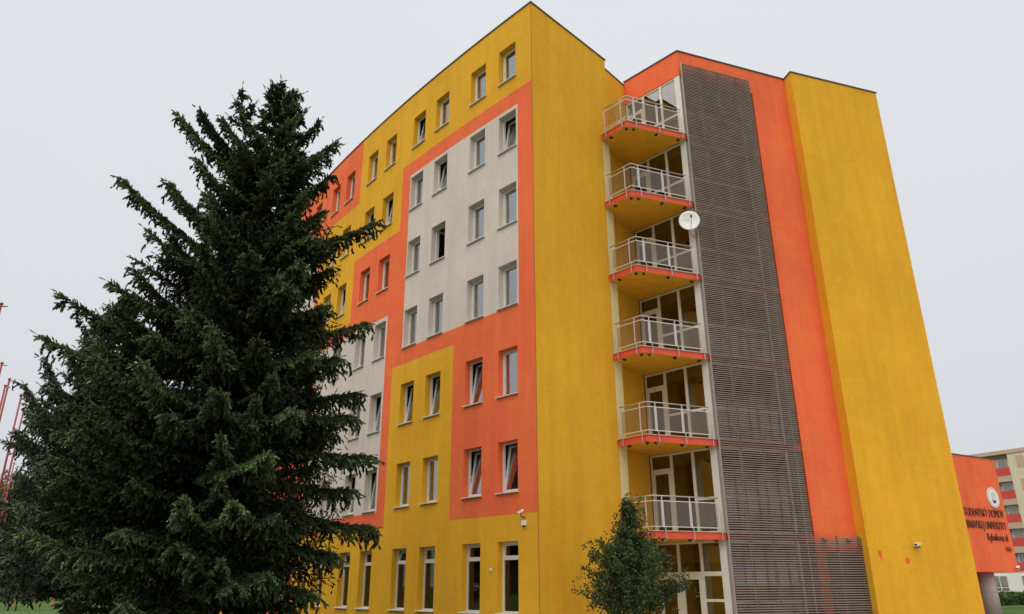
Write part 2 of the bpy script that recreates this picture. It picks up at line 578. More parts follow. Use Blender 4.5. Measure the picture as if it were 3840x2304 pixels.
# ---- end wall, recess, stair tower and right-hand slab: plain walls
def wallseg(mb, p, q, z0, z1, mat, a0=0.0, a1=None):
    t, l = unit(p, q)
    a1 = l if a1 is None else a1
    u = p + t * a0; v = p + t * a1
    mb.face([(u[0], u[1], z0), (v[0], v[1], z0), (v[0], v[1], z1), (u[0], u[1], z1)], mat)
SLABB = {k: 1.32 + HF * (k - 2) + Z0 for k in range(2, 8)}
SLABT = {k: 1.535 + HF * (k - 2) + Z0 for k in range(2, 8)}
mb = MB()
tAB, lAB = unit(A, B)
CR = lAB - 0.43
wallseg(mb, A, B, -0.3, ROOF, M_YEL, 0, CR)
wallseg(mb, A, B, SLABB[7], ROOF, M_YEL, CR, lAB)
wallseg(mb, A, B, -0.3, SLABB[7], M_CRM, CR, lAB)
wallseg(mb, B, B2, -0.3, ROOF, M_YEL)
part(mb, 'end_wall')
mb = MB()
wallseg(mb, B2, C, -0.3, ROOF - 0.02, M_YEL)
part(mb, 'recess_wall')
mb = MB()
LINT = 18.80 + Z0
wallseg(mb, C, D, LINT, ROOF_W, M_ORA)
tDE, lDE = unit(D, E_)
nDE = np.array([tDE[1], -tDE[0]])
JAMB = 3.45
wallseg(mb, D, E_, LINT, ROOF_W, M_ORA)
wallseg(mb, D, E_, -0.3, LINT, M_ORA, JAMB, lDE)
# lintel soffit and reveal at the glazing
tCD, lCD = unit(C, D)
nCD = np.array([tCD[1], -tCD[0]])       # towards the street; glass stands behind this line
q0, q1 = C - nCD * 0.3, D - nCD * 0.3
mb.face([(*C, LINT), (*D, LINT), (*q1, LINT), (*q0, LINT)], M_ORA)
q0, q1 = D - nDE * 0.3, D + tDE * JAMB - nDE * 0.3
mb.face([(*D, LINT), (*(D + tDE * JAMB), LINT), (*q1, LINT), (*q0, LINT)], M_ORA)
j0 = D + tDE * JAMB
mb.face([(*j0, -0.3), (*j0, LINT), (*(j0 - nDE * 0.3), LINT), (*(j0 - nDE * 0.3), -0.3)], M_ORA)
part(mb, 'stair_tower_wall')
mb = MB()
G2 = G + np.array([-0.346, 0.938]) * 9.0
wallseg(mb, E_, F_, -0.3, ROOF_W, M_YEL)
wallseg(mb, F_, G, -0.3, ROOF_W, M_YEL)
wallseg(mb, G, G2, -0.3, ROOF_W, M_YEL)
part(mb, 'yellow_slab_wall')
# paint splashes on the slab
tFG, lFG = unit(F_, G)
nFG = np.array([tFG[1], -tFG[0]])
def splash(a, zt, zb, w, drip, seed):
    r = random.Random(seed)
    mb = MB()
    pts = []
    n = 22
    zc = zt - w * 0.5
    for i in range(n):
        an = 2 * math.pi * i / n
        rad = w * 0.5 * (0.85 + 0.3 * r.random())
        x = a + rad * math.sin(an) * 0.8
        z = zc + rad * math.cos(an)
        if math.cos(an) < -0.75 and drip: z = zb + 0.04 * r.random(); x = a + drip + 0.02 * math.sin(an)
        p = F_ + tFG * x + nFG * 0.005
        pts.append((p[0], p[1], z))
    mb.face(pts[::-1], M_SPLAT)
    part(mb, 'paint_splash')
splash(0.44, 1.06 + Z0, 0.69 + Z0, 0.2, 0.05, 1)
splash(1.54, 0.86 + Z0, 0.61 + Z0, 0.22, 0.0, 2)

# rear walls
end_in = np.array(fpt(FAC_L, 11.0)); end_out = np.array(fpt(FAC_L))
mb = MB()
back = [G2, np.array(fpt(16, 11.5)), np.array(fpt(27, 11.3)), end_in, end_out]
for p, q in zip(back[:-1], back[1:]):
    wallseg(mb, p, q, -0.3, ROOF if q is not back[1] else ROOF_W, M_YEL)
part(mb, 'rear_wall')

# roofs
mb = MB()
main_poly = [np.array(fpt(s)) for s in np.linspace(FAC_L, 0, 24)] + [B, B2, C, np.array(fpt(14, 11.5)), np.array(fpt(27, 11.3)), end_in]
mb.face([(p[0], p[1], ROOF - 0.12) for p in main_poly], M_ROOF)
tower_poly = [C, D, E_, F_, G, G2, np.array(fpt(16, 11.5))]
mb.face([(p[0], p[1], ROOF_W - 0.12) for p in tower_poly], M_ROOF)
part(mb, 'roof')
def ribbon(mb, pts, out, inn, z0, z1, mat, side=1):
    """mitred strip along a polyline; out/inn are offsets to the right hand side (outside)"""
    pts = [np.array(p, float) for p in pts]
    O, I = [], []
    for i, p in enumerate(pts):
        ns = []
        if i > 0: t, _ = unit(pts[i-1], p); ns.append(np.array([t[1], -t[0]]) * side)
        if i < len(pts) - 1: t, _ = unit(p, pts[i+1]); ns.append(np.array([t[1], -t[0]]) * side)
        m = sum(ns); m = m / np.hypot(*m)
        k = 1.0 / max(0.35, float(m @ ns[0]))
        O.append(p + m * out * k); I.append(p - m * inn * k)
    for i in range(len(pts) - 1):
        a, b, c, d = O[i], O[i+1], I[i+1], I[i]
        mb.face([(*a, z0), (*b, z0), (*b, z1), (*a, z1)], mat)
        mb.face([(*a, z1), (*b, z1), (*c, z1), (*d, z1)], mat)
        mb.face([(*d, z0), (*c, z0), (*b, z0), (*a, z0)], mat)
        mb.face([(*c, z0), (*d, z0), (*d, z1), (*c, z1)], mat)
    mb.face([(*O[0], z0), (*O[0], z1), (*I[0], z1), (*I[0], z0)], mat)
    mb.face([(*O[-1], z0), (*I[-1], z0), (*I[-1], z1), (*O[-1], z1)], mat)
mb = MB()
ribbon(mb, [fpt(s) for s in np.linspace(FAC_L, 0, 30)] + [B, B2], 0.035, 0.3, ROOF - 0.015, ROOF + 0.035, M_FLASH)
part(mb, 'roof_edge')
mb = MB()
ribbon(mb, [B2, C], 0.03, 0.25, ROOF - 0.03, ROOF + 0.015, M_FLASH)
part(mb, 'roof_edge')
mb = MB()
ribbon(mb, [C, D, E_, F_, G, G2], 0.035, 0.3, ROOF_W - 0.015, ROOF_W + 0.035, M_FLASH)
part(mb, 'roof_edge')

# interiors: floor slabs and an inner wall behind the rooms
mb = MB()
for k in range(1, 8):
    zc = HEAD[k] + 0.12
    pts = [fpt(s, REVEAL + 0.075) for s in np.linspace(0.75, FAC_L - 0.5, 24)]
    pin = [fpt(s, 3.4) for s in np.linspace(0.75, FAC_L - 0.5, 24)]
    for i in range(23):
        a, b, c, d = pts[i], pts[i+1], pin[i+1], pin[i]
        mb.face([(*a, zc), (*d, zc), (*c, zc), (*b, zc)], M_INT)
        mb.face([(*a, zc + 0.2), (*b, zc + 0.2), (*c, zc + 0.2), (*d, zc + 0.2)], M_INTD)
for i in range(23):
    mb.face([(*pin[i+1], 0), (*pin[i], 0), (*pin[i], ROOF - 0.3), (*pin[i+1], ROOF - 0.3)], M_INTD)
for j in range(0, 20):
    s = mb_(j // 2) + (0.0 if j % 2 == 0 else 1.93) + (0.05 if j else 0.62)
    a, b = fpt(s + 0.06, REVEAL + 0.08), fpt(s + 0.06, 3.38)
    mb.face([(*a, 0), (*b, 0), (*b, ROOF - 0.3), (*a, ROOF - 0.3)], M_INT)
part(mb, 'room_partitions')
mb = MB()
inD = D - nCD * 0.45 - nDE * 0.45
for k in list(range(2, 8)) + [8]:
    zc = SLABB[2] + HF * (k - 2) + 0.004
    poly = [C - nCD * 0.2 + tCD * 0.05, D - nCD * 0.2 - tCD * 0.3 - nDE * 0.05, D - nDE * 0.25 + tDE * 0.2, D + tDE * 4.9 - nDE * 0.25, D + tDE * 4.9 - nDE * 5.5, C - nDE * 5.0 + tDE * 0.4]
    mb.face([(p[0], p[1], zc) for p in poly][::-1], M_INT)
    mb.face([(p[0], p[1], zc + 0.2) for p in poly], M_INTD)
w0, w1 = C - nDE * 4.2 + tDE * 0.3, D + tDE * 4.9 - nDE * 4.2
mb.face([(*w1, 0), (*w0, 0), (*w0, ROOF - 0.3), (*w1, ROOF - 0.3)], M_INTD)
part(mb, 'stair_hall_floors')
mb = MB()  # dark walls added behind the balcony glazing to keep stair light out
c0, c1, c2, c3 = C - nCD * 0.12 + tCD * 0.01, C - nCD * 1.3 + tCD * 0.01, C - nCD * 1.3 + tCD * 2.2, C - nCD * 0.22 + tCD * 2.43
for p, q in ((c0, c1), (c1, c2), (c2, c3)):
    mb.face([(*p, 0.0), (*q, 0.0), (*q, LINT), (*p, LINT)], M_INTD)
part(mb, 'stair_light_blocker')

# ---- balconies
r0, r1, r2 = np.array([3.50, 23.91]), np.array([4.25, 23.05]), np.array([6.44, 23.92])
f0, f1, f2 = np.array([3.44, 24.075]), np.array([4.232, 23.15]), np.array([6.63, 24.03])
def balcony_meshes():
    out = {}
    zb, zt = 0.0, 0.215
    top = [f0, f1, f2, D - tCD * 0.02, C + tCD * 0.02 + nCD * 0.0, B2 + 0.02 * tAB, B + 0.002 * tAB]
    mb = MB()
    top2 = [p - A for p in top]
    mb.face([(p[0], p[1], zb) for p in top2][::-1], M_YEL)
    mb.face([(p[0], p[1], zt) for p in top2], M_GRY)
    for i in range(2):
        a, b = top2[i], top2[i + 1]
        mb.face([(*a, zb), (*b, zb), (*b, zt), (*a, zt)], M_RED)
    out['slab'] = mb.mesh('balcony')
    mb = MB()
    ribbon(mb, [f0 - A, f1 - A, f2 - A], 0.045, 0.02, zt - 0.006, zt + 0.012, M_RAILW)
    out['drip_edge'] = mb.mesh('drip_edge')
    a0, a1, a2 = r0 - A, r1 - A, r2 - A
    tl, ll = unit(a0, a1); tr, lr = unit(a1, a2)
    # handrail
    zr = 1.235
    mb = MB()
    mb.tube([(*a0, zr), (*a1, zr), (*a2, zr)], 0.021, M_STEEL, 8)
    out['handrail'] = mb.mesh('handrail', True)
    for nm, z in (('upper_rail', 1.085), ('lower_rail', 0.335)):
        mb = MB()
        ribbon(mb, [a0, a1, a2], 0.013, 0.013, z - 0.014, z + 0.014, M_RAILW)
        out[nm] = mb.mesh(nm)
    posts = []
    for base, t, a in ((a0, tl, 0.05), (a0, tl, 0.85), (a1, tr, 0.30), (a1, tr, 1.30), (a1, tr, lr - 0.03)):
        n = np.array([t[1], -t[0]])
        p = base + t * a
        mb = MB()
        mb.obox(p, t, n, -0.011, 0.011, -0.012, 0.020, 0.31, 1.23, M_RAILW)
        hook = p + t * 0.06
        mb.tube([(*(hook - n * 0.02), 0.33), (*(hook + n * 0.035), 0.24), (*(hook + n * 0.035), -0.02), (*(hook - n * 0.03), -0.075), (*(hook - n * 0.12), -0.05)], 0.017, M_STEEL, 6)
        posts.append(mb.mesh('post', False))
    out['posts'] = posts
    plates = []
    for base, t, a in ((a0, tl, 0.12), (a0, tl, 0.85), (a1, tr, 0.32), (a1, tr, 1.28), (a1, tr, lr - 0.12)):
        n = np.array([t[1], -t[0]])
        p = base + t * (a + 0.06)
        mb = MB()
        mb.obox(p, t, n, -0.045, 0.045, -0.25, -0.14, -0.045, -0.001, M_DARK)
        mb.obox(p, t, n, -0.02, 0.02, -0.22, -0.16, -0.075, -0.05, M_DARK)
        plates.append(mb.mesh('anchor_plate'))
    out['plates'] = plates
    panels = []
    spans = [(a0, tl, 0.09, 0.81), (a0, tl, 0.89, ll - 0.03), (a1, tr, 0.04, 0.26), (a1, tr, 0.34, 1.26), (a1, tr, 1.34, lr - 0.08)]
    for base, t, u, v in spans:
        n = np.array([t[1], -t[0]])
        mb = MB()
        mb.obox(base, t, n, u, v, -0.006, 0.006, 0.36, 1.06, M_RAILG)
        panels.append(mb.mesh('glass_panel'))
    out['panels'] = panels
    frames = []
    for base, t, u in ((a1, tr, 0.262), (a1, tr, 1.262)):
        n = np.array([t[1], -t[0]])
        mb = MB()
        mb.obox(base, t, n, u, u + 0.022, -0.02, 0.014, 0.353, 1.067, M_RAILW)
        mb.obox(base, t, n, u + 0.060, u + 0.082, -0.02, 0.014, 0.353, 1.067, M_RAILW)
        frames.append(mb.mesh('panel_clamp'))
    out['frames'] = frames
    return out
BM = balcony_meshes()
for k in range(2, 8):
    M4 = Matrix.Translation((0, 0, SLABB[k]))
    b = link('balcony', BM['slab'], bld, M4)
    for nm in ('drip_edge', 'handrail', 'upper_rail', 'lower_rail'): link(nm, BM[nm], b)
    for m in BM['posts']: link('post', m, b)
    for m in BM['plates']: link('anchor_plate', m, b)
    for m in BM['panels']: link('glass_panel', m, b)
    for m in BM['frames']: link('panel_clamp', m, b)

# ---- balcony glazing C-D, storey by storey
CDL = lCD
def glazing(k):
    mb = MB()
    pan = []
    zb = SLABT[k] if k > 1 else 0.0
    zt = (SLABB[k + 1] if k < 7 else LINT) if k > 1 else SLABB[2]
    y0, y1 = -0.10, -0.03
    def bar(a0, a1, z0, z1, m=M_CPVC, d0=y0, d1=y1): mb.obox(C - A, tCD, nCD, a0, a1, d0, d1, z0, z1, m)
    def pane(a0, a1, z0, z1): pan.append((a0, a1, z0, z1))
    e = 0.002
    zb += e; zt -= e
    m1, m2, cl = 0.88, 1.74, 2.44
    # posts
    bar(0.02, 0.08, zb, zt); bar(m1 - 0.05, m1 + 0.05, zb, zt); bar(m2 - 0.05, m2 + 0.05, zb, zt)
    segs = [(0.08, m1 - 0.05), (m1 + 0.05, m2 - 0.05), (m2 + 0.05, cl)]
    for a, b in segs:
        bar(a, b, zt - 0.07, zt); bar(a, b, zb, zb + 0.07)
    if k > 1:
        a, b = segs[0]
        dh = zb + 2.10
        bar(a, b, dh, dh + 0.09)
        bar(a, a + 0.09, zb + 0.07, dh, d0=-0.085, d1=-0.02); bar(b - 0.09, b, zb + 0.07, dh, d0=-0.085, d1=-0.02)
        bar(a + 0.09, b - 0.09, dh - 0.09, dh, d0=-0.085, d1=-0.02); bar(a + 0.09, b - 0.09, zb + 0.07, zb + 0.16, d0=-0.085, d1=-0.02)
        pane(a, b, dh + 0.09, zt - 0.07); pane(a + 0.09, b - 0.09, zb + 0.16, dh - 0.09)
        for i, (a, b) in enumerate(segs[1:]):
            mr = zb + 1.08
            if not (k == 2 and i == 0):
                bar(a, b, mr - 0.04, mr + 0.04)
                pane(a, b, zb + 0.07, mr - 0.04); pane(a, b, mr + 0.04, zt - 0.07)
            else:
                pane(a, b, zb + 0.07, zt - 0.07)
    else:
        tz = 1.87
        for a, b in segs: bar(a, b, tz, tz + 0.13)
        for i, (a, b) in enumerate(segs):
            pane(a, b, tz + 0.13, zt - 0.07)
            if i < 2:
                bar(a, a + 0.10, zb + 0.07, tz, d0=-0.085, d1=-0.02); bar(b - 0.10, b, zb + 0.07, tz, d0=-0.085, d1=-0.02)
                bar(a + 0.1, b - 0.1, tz - 0.1, tz, d0=-0.085, d1=-0.02)
                pane(a + 0.1, b - 0.1, zb + 0.07, tz - 0.1)
            else:
                bar(a, b, 1.12, 1.20)
                pane(a, b, 1.2, tz); pane(a, b, zb + 0.07, 1.12)
    w = part2(mb, 'balcony_window')
    for a0, a1, z0, z1 in pan:
        p = MB()
        p.obox(C - A, tCD, nCD, a0, a1, -0.068, -0.056, z0, z1, M_GLASS2)
        p.build('pane', w)
    # roller blind box / blind behind the upper panes
    p = MB()
    p.obox(C - A, tCD, nCD, 0.10, cl, -0.16, -0.15, zt - (0.42 if k > 1 else 0.65), zt - 0.02, plain('roller_blind', (0.13, 0.105, 0.06), 0.9))
    p.build('roller_blind', w)
def part2(mb, name): return mb.build(name, bld)
for k in range(1, 8): glazing(k)
# tall white corner column
mb = MB()
mb.obox(C, tCD, nCD, 2.44, lCD - 0.012, -0.20, -0.014, 0, LINT - 0.002, plain('white_column_panel', (0.66, 0.65, 0.60), 0.5, var=0.10, scale=2.5))
mb.obox(C, tCD, nCD, 2.53, 2.55, -0.10, -0.010, 0, LINT - 0.003, M_CPVC)
part(mb, 'corner_column')

# ---- glazing of the stair tower, behind the slats
for k in range(1, 8):
    mb = MB()
    zb = SLABT[k] if k > 1 else 0.0
    zt = (SLABB[k + 1] if k < 7 else LINT) if k > 1 else SLABB[2]
    def bar(a0, a1, z0, z1, m=M_CPVC, d0=-0.14, d1=-0.06): mb.obox(D - A, tDE, nDE, a0, a1, d0, d1, z0, z1, m)
    e = 0.002
    posts = [0.10, 0.98, 1.86, 2.72]
    for a in posts[:-1]: bar(a - 0.04, a + 0.04, zb + e, zt - e)
    bar(2.70, 2.86, zb + e, zt - e, M_PVC); bar(2.86, 3.44, zb + e, zt - e, M_DARK, -0.12, -0.09)
    for a, b in zip([0.14, 1.02, 1.90], [0.94, 1.82, 2.70]):
        bar(a, b, zb + e, zb + 0.08); bar(a, b, zt - 0.08, zt - e); bar(a, b, zb + 1.06, zb + 1.13)
    w = part2(mb, 'stair_window')
    for a, b in zip([0.14, 1.02, 1.90], [0.94, 1.82, 2.70]):
        for u, v in ((zb + 0.08, zb + 1.06), (zb + 1.13, zt - 0.08)):
            p = MB(); p.obox(D - A, tDE, nDE, a, b, -0.105, -0.092, u, v, M_GLASS2); p.build('pane', w)
    if k > 1:
        p = MB(); p.obox(D - A, tDE, nDE, 0.03, JAMB - 0.004, -0.10, -0.03, SLABB[k] + 0.001, SLABT[k] - 0.001, M_BAND)
        part2(p, 'floor_band')

# ---- slat screen
SC_OFF = 0.2
sO = D + nDE * SC_OFF - A
SC_R, SC_W, SC_TOP, SC_STEP = 3.20, 5.215, 19.20 + Z0, 1.50 + Z0
mb = MB()
mb.obox(sO, tDE, nDE, -0.014, -0.002, -0.05, 0.02, 0.02, SC_TOP + 0.02, plain('beige_edge_trim', (0.42, 0.36, 0.30), 0.5))
mb.obox(sO, tDE, nDE, 0.02, 0.06, -0.075, -0.04, 0.02, SC_TOP + 0.02, M_SLATP)
for a in (0.85, 1.70, 2.55):
    mb.obox(sO, tDE, nDE, a - 0.02, a + 0.02, -0.075, -0.022, 0.02, SC_TOP, M_SLATP)
mb.obox(sO, tDE, nDE, 2.98, 3.005, -0.075, -0.028, 0.02, SC_TOP, M_STEEL)
for a in (4.2, 5.1):
    mb.obox(sO, tDE, nDE, a - 0.02, a + 0.02, -0.075, -0.022, 0.02, SC_STEP, M_SLATP)
for k in range(1, 8):
    for dz in (0.12, 1.55):
        z = (SLABT[k] if k > 1 else 0.2) + dz
        if z < SC_TOP:
            for a in (0.04, 2.99):
                mb.obox(sO, tDE, nDE, a - 0.012, a + 0.012, -0.19 if a > 1 else -0.17, -0.05, z, z + 0.03, M_STEEL)
screen = mb.build('slat_screen', bld)
PITCH_S = 0.0722
def slat_mesh(L):
    mb = MB()
    # slightly tilted flat louvre
    c, s_ = math.cos(R(24)), math.sin(R(24))
    w, h = 0.024, 0.0165
    pr = [(-w, -h), (w, -h), (w, h), (-w, h)]
    pr = [(-0.012 + y * c - z * s_ * 0.4, z - y * 0.10) for y, z in pr]
    vs_ = [(0, y, z) for y, z in pr] + [(L, y, z) for y, z in pr]
    mb.v = vs_
    mb.f = [(0, 1, 2, 3)[::-1], (4, 5, 6, 7), (0, 1, 5, 4), (1, 2, 6, 5), (2, 3, 7, 6), (3, 0, 4, 7)]
    mb.m = [0] * 6; mb.mats = [M_SLAT]
    return mb.mesh('slat')
ME_S1, ME_S2 = slat_mesh(SC_R), slat_mesh(SC_W)
nsl = int((SC_TOP - 0.08) / PITCH_S)
rs = random.Random(3)
for i in range(nsl + 1):
    z = SC_TOP - i * PITCH_S
    link('slat', ME_S2 if z < SC_STEP else ME_S1, screen,
         frame4(sO, tDE, nDE, z + rs.uniform(-0.003, 0.003)) @ Matrix.Rotation(R(rs.uniform(-0.04, 0.04)), 4, 'Y') @ Matrix.Rotation(R(rs.uniform(-5, 5)), 4, 'X'))
# service door in the wall behind the low screen
mb = MB()
mb.obox(D - A, tDE, nDE, 3.85, 5.15, 0.003, 0.05, 0.02, 2.62, M_DARK)
part2(mb, 'service_door')
# floodlights behind the low screen
for a in (3.75, 4.75):
    mb = MB()
    p = D - A + tDE * a
    mb.obox(p, tDE, nDE, -0.09, 0.09, 0.06, 0.12, SC_STEP - 0.22, SC_STEP - 0.10, M_DARK)
    mb.obox(p, tDE, nDE, -0.02, 0.02, 0.002, 0.06, SC_STEP - 0.14, SC_STEP - 0.05, M_DARK)
    part2(mb, 'floodlight')

# ------------------------------------------------------------------ small things fixed to the building
def text_mesh(body, size, extrude, mat, align='RIGHT'):
    cu = bpy.data.curves.new('lettering', 'FONT')
    cu.body = body; cu.size = size; cu.extrude = extrude; cu.align_x = align; cu.offset = -0.030 * size
    cu.resolution_u = 3
    ob = bpy.data.objects.new('tmp', cu)
    COL.objects.link(ob)
    dg = bpy.context.evaluated_depsgraph_get()
    me = bpy.data.meshes.new_from_object(ob.evaluated_get(dg))
    bpy.data.objects.remove(ob); bpy.data.curves.remove(cu)
    me.materials.clear(); me.materials.append(mat)
    return me

# satellite dish on the corner column
dish = empty('satellite_dish', (6.35, 23.72, 12.21 + Z0))
tag(dish, 'white round satellite dish fixed to the corner column beside the slatted screen', 'satellite dish')
dn = Vector((-0.18, -0.98, 0.02)).normalized()
du = Vector((0, 0, 1)).cross(dn).normalized(); dv = dn.cross(du)
DM = Matrix((( du.x, dv.x, dn.x, 0), (du.y, dv.y, dn.y, 0), (du.z, dv.z, dn.z, 0), (0, 0, 0, 1)))
mb = MB()
NR, NA = 6, 40
rings = []
for side in (0, 1):
    for i in range(NR + 1):
        r = 0.37 * i / NR
        for a in range(NA):
            an = 2 * math.pi * a / NA
            mb.v.append((r * math.cos(an), r * 1.02 * math.sin(an), 0.45 * r * r - 0.06 - (0.012 if side else 0)))
m = mb.mi(M_WHITE)
for side in (0, 1):
    o = side * (NR + 1) * NA
    for i in range(NR):
        for a in range(NA):
            q = (o + i*NA + a, o + (i+1)*NA + a, o + (i+1)*NA + (a+1) % NA, o + i*NA + (a+1) % NA)
            mb.f.append(q[::-1] if side else q); mb.m.append(m)
o2 = (NR + 1) * NA
for a in range(NA):
    b1 = NR * NA
    mb.f.append((b1 + a, o2 + b1 + a, o2 + b1 + (a+1) % NA, b1 + (a+1) % NA)); mb.m.append(m)
mb.build('reflector', dish, DM, True)
mb = MB()
mb.tube([(0.02, -0.37, 0.0), (0.04, -0.20, 0.22), (0.045, -0.08, 0.40)], 0.011, M_STEEL, 6)
mb.build('feed_arm', dish, DM)
mb = MB()
mb.tube([(0.045, -0.08, 0.36), (0.045, -0.02, 0.44)], [0.028, 0.035], M_DARK, 10)
mb.build('receiver', dish, DM)
mb = MB()
mb.tube([(0, 0, -0.07), (0.0, -0.32, -0.16), (0.0, -0.42, -0.22)], 0.02, M_STEEL, 8)
mb.build('mount', dish, DM)
mb = MB()
mb.tube([(0.0, 0.12, -0.40), (0.0, 0.12, -0.46), (0.10, 0.22, -0.48), (0.22, 0.42, -0.46)], 0.016, M_STEEL, 8)
mb.build('wall_bracket', dish)
me = text_mesh('skylink', 0.105, 0.002, M_BLUE, 'CENTER')
link('lettering', me, dish, DM @ Matrix.Translation((-0.11, 0.02, -0.045)))

def cctv(name, loc, aim, label, size=1.0):
    root = empty(name, loc)
    tag(root, label, 'security camera')
    aim = Vector(aim).normalized()
    q = aim.to_track_quat('X', 'Z').to_matrix().to_4x4()
    mb = MB()
    mb.tube([(-0.13 * size, 0, 0), (0.13 * size, 0, 0)], 0.05 * size, M_WHITE, 14)
    mb.build('housing', root, q)
    mb = MB()
    mb.box(-0.10 * size, 0.18 * size, -0.058 * size, 0.058 * size, 0.045 * size, 0.058 * size, M_WHITE)
    mb.build('sun_hood', root, q)
    mb = MB()
    mb.tube([(0.13 * size, 0, 0), (0.135 * size, 0, 0)], 0.038 * size, M_DARK, 14)
    mb.build('lens', root, q)
    return root, q
# on the street front next to the corner
p = np.array(fpt(0.52)); tn = np.array([-0.719, -0.695])
pc = p + tn * 0.17
root, q = cctv('security_camera', (pc[0], pc[1], 1.95 + Z0), (-0.80, 0.10, -0.42), 'small white security camera on the street front beside the building corner', 0.68)
mb = MB()
mb.tube([(0, 0, -0.04), (0, 0, -0.12), (-tn[0] * 0.08, -tn[1] * 0.08, -0.15), (-tn[0] * 0.168, -tn[1] * 0.168, -0.15)], 0.016, M_DARK, 6)
mb.build('bracket', root)
pc = p + tn * 0.06
ms = empty('motion_sensor', (pc[0], pc[1], 1.63 + Z0))
tag(ms, 'small cream motion sensor box below the corner security camera', 'sensor')
mb = MB(); mb.obox((0, 0), (-0.695, 0.719), tn, -0.055, 0.055, -0.058, 0.045, -0.04, 0.09, M_WHITE); mb.build('housing', ms)
mb = MB(); mb.tube([(0, 0, -0.09), (0, 0, -0.041)], [0.03, 0.045], M_DARK, 10); mb.build('lens', ms)
# junction box
p = np.array(fpt(1.94)) + tn * 0.02
jb = MB(); jb.obox((0, 0), (-0.695, 0.719), tn, -0.035, 0.035, -0.018, 0.02, -0.045, 0.045, M_WHITE)
jb.obox((0, 0), (-0.695, 0.719), tn, -0.028, 0.028, 0.02, 0.024, -0.038, 0.038, M_SILL)
o = jb.build('junction_box', None, Matrix.Translation((p[0], p[1], 0.44 + Z0)))
tag(o, 'small white junction box between two tall ground-floor windows', 'junction box')
# on the yellow slab
p = F_ + tFG * 1.93
pc = p + nFG * 0.16
root, q = cctv('security_camera', (pc[0], pc[1], 1.25 + Z0), (-0.75, -0.55, -0.12), 'small white security camera on the yellow slab above the orange paint splashes', 0.95)
mb = MB()
mb.tube([(0, 0, -0.02), (0.06, -0.02, -0.10), (-nFG[0] * 0.155, -nFG[1] * 0.155, -0.10)], 0.018, M_DARK, 6)
mb.build('bracket', root)
mb = MB(); mb.obox((0, 0), tFG, nFG, 0.02, 0.15, -0.158, -0.07, -0.06, 0.05, M_WHITE); mb.build('junction_box', root)

# clothes airer standing folded open on the top balcony
az_ = SLABT[7] + 0.001
airer = empty('clothes_airer', (4.35, 24.15, az_))
tag(airer, 'white folding clothes airer standing on the top balcony', 'clothes airer')
ta = np.array([0.45, 0.89])
for k_, off in enumerate((0.0, 0.5)):
    q_ = np.array([0.89, -0.45]) * (off - 0.25)
    mb = MB()
    mb.tube([(*(q_ - ta * 0.32), 0.0), (*(q_ + ta * 0.30), 0.98)], 0.014, M_WHITE, 6)
    mb.tube([(*(q_ + ta * 0.32), 0.0), (*(q_ - ta * 0.30), 0.98)], 0.014, M_WHITE, 6)
    mb.build('leg_frame', airer)
mb = MB()
for i in range(8):
    q_ = ta * (-0.45 + 0.9 * i / 7)
    w_ = np.array([0.89, -0.45]) * 0.25
    mb.tube([(*(q_ - w_), 0.985), (*(q_ + w_), 0.985)], 0.006, M_WHITE, 5)
for sgn in (-1, 1):
    w_ = np.array([0.89, -0.45]) * 0.25 * sgn
    mb.tube([(*(w_ - ta * 0.47), 0.985), (*(w_ + ta * 0.47), 0.985)], 0.012, M_WHITE, 6)
mb.build('drying_rack', airer)

# ------------------------------------------------------------------ ground
def grass_mat(name, c0, c1, scale):
    m, N, L, b = new_mat(name)
    geo = N.new('ShaderNodeNewGeometry')
    n1 = N.new('ShaderNodeTexNoise'); n1.inputs['Scale'].default_value = scale; n1.inputs['Detail'].default_value = 8
    n2 = N.new('ShaderNodeTexNoise'); n2.inputs['Scale'].default_value = 0.12; n2.inputs['Detail'].default_value = 3
    L.new(geo.outputs['Position'], n1.inputs['Vector']); L.new(geo.outputs['Position'], n2.inputs['Vector'])
    ad = N.new('ShaderNodeMath'); ad.operation = 'MULTIPLY'; L.new(n1.outputs[0], ad.inputs[0]); L.new(n2.outputs[0], ad.inputs[1])
    rp = N.new('ShaderNodeValToRGB')
    rp.color_ramp.elements[0].position = 0.12; rp.color_ramp.elements[0].color = (*c0, 1)
    rp.color_ramp.elements[1].position = 0.42; rp.color_ramp.elements[1].color = (*c1, 1)
    L.new(ad.outputs[0], rp.inputs[0]); L.new(rp.outputs[0], b.inputs['Base Color'])
    b.inputs['Roughness'].default_value = 0.95
    b.inputs['Specular IOR Level'].default_value = 0.1
    bp = N.new('ShaderNodeBump'); bp.inputs['Strength'].default_value = 1.0; bp.inputs['Distance'].default_value = 0.08
    L.new(n1.outputs[0], bp.inputs['Height']); L.new(bp.outputs[0], b.inputs['Normal'])
    return m
M_GRASS = grass_mat('lawn', (0.035, 0.07, 0.018), (0.10, 0.17, 0.05), 3.0)
mb = MB()
for i in range(-12, 12):
    for j in range(-12, 12):
        x0, x1, y0, y1 = i * 100., (i + 1) * 100., j * 100., (j + 1) * 100.
        mb.face([(x0, y0, 0), (x1, y0, 0), (x1, y1, 0), (x0, y1, 0)], M_GRASS)
tag(mb.build('ground'), 'short green lawn around the buildings', None, kind='structure')
M_PAVE = plain('bounce_concrete', (0.42, 0.40, 0.37), 0.9, var=0.15, scale=1.5)  # unseen paving, added to bounce light onto balcony undersides and lower walls
mb = MB()
for i in range(10):
    for j in range(12):
        x0, y0 = -2.5 + i * 4.8, -14.0 + j * 4.9
        mb.face([(x0, y0, 0.006), (x0 + 4.79, y0, 0.006), (x0 + 4.79, y0 + 4.89, 0.006), (x0, y0 + 4.89, 0.006)], M_PAVE)
tag(mb.build('bounce_paving'), 'unseen pale concrete paving added in front of the residence to bounce light', None, kind='structure')

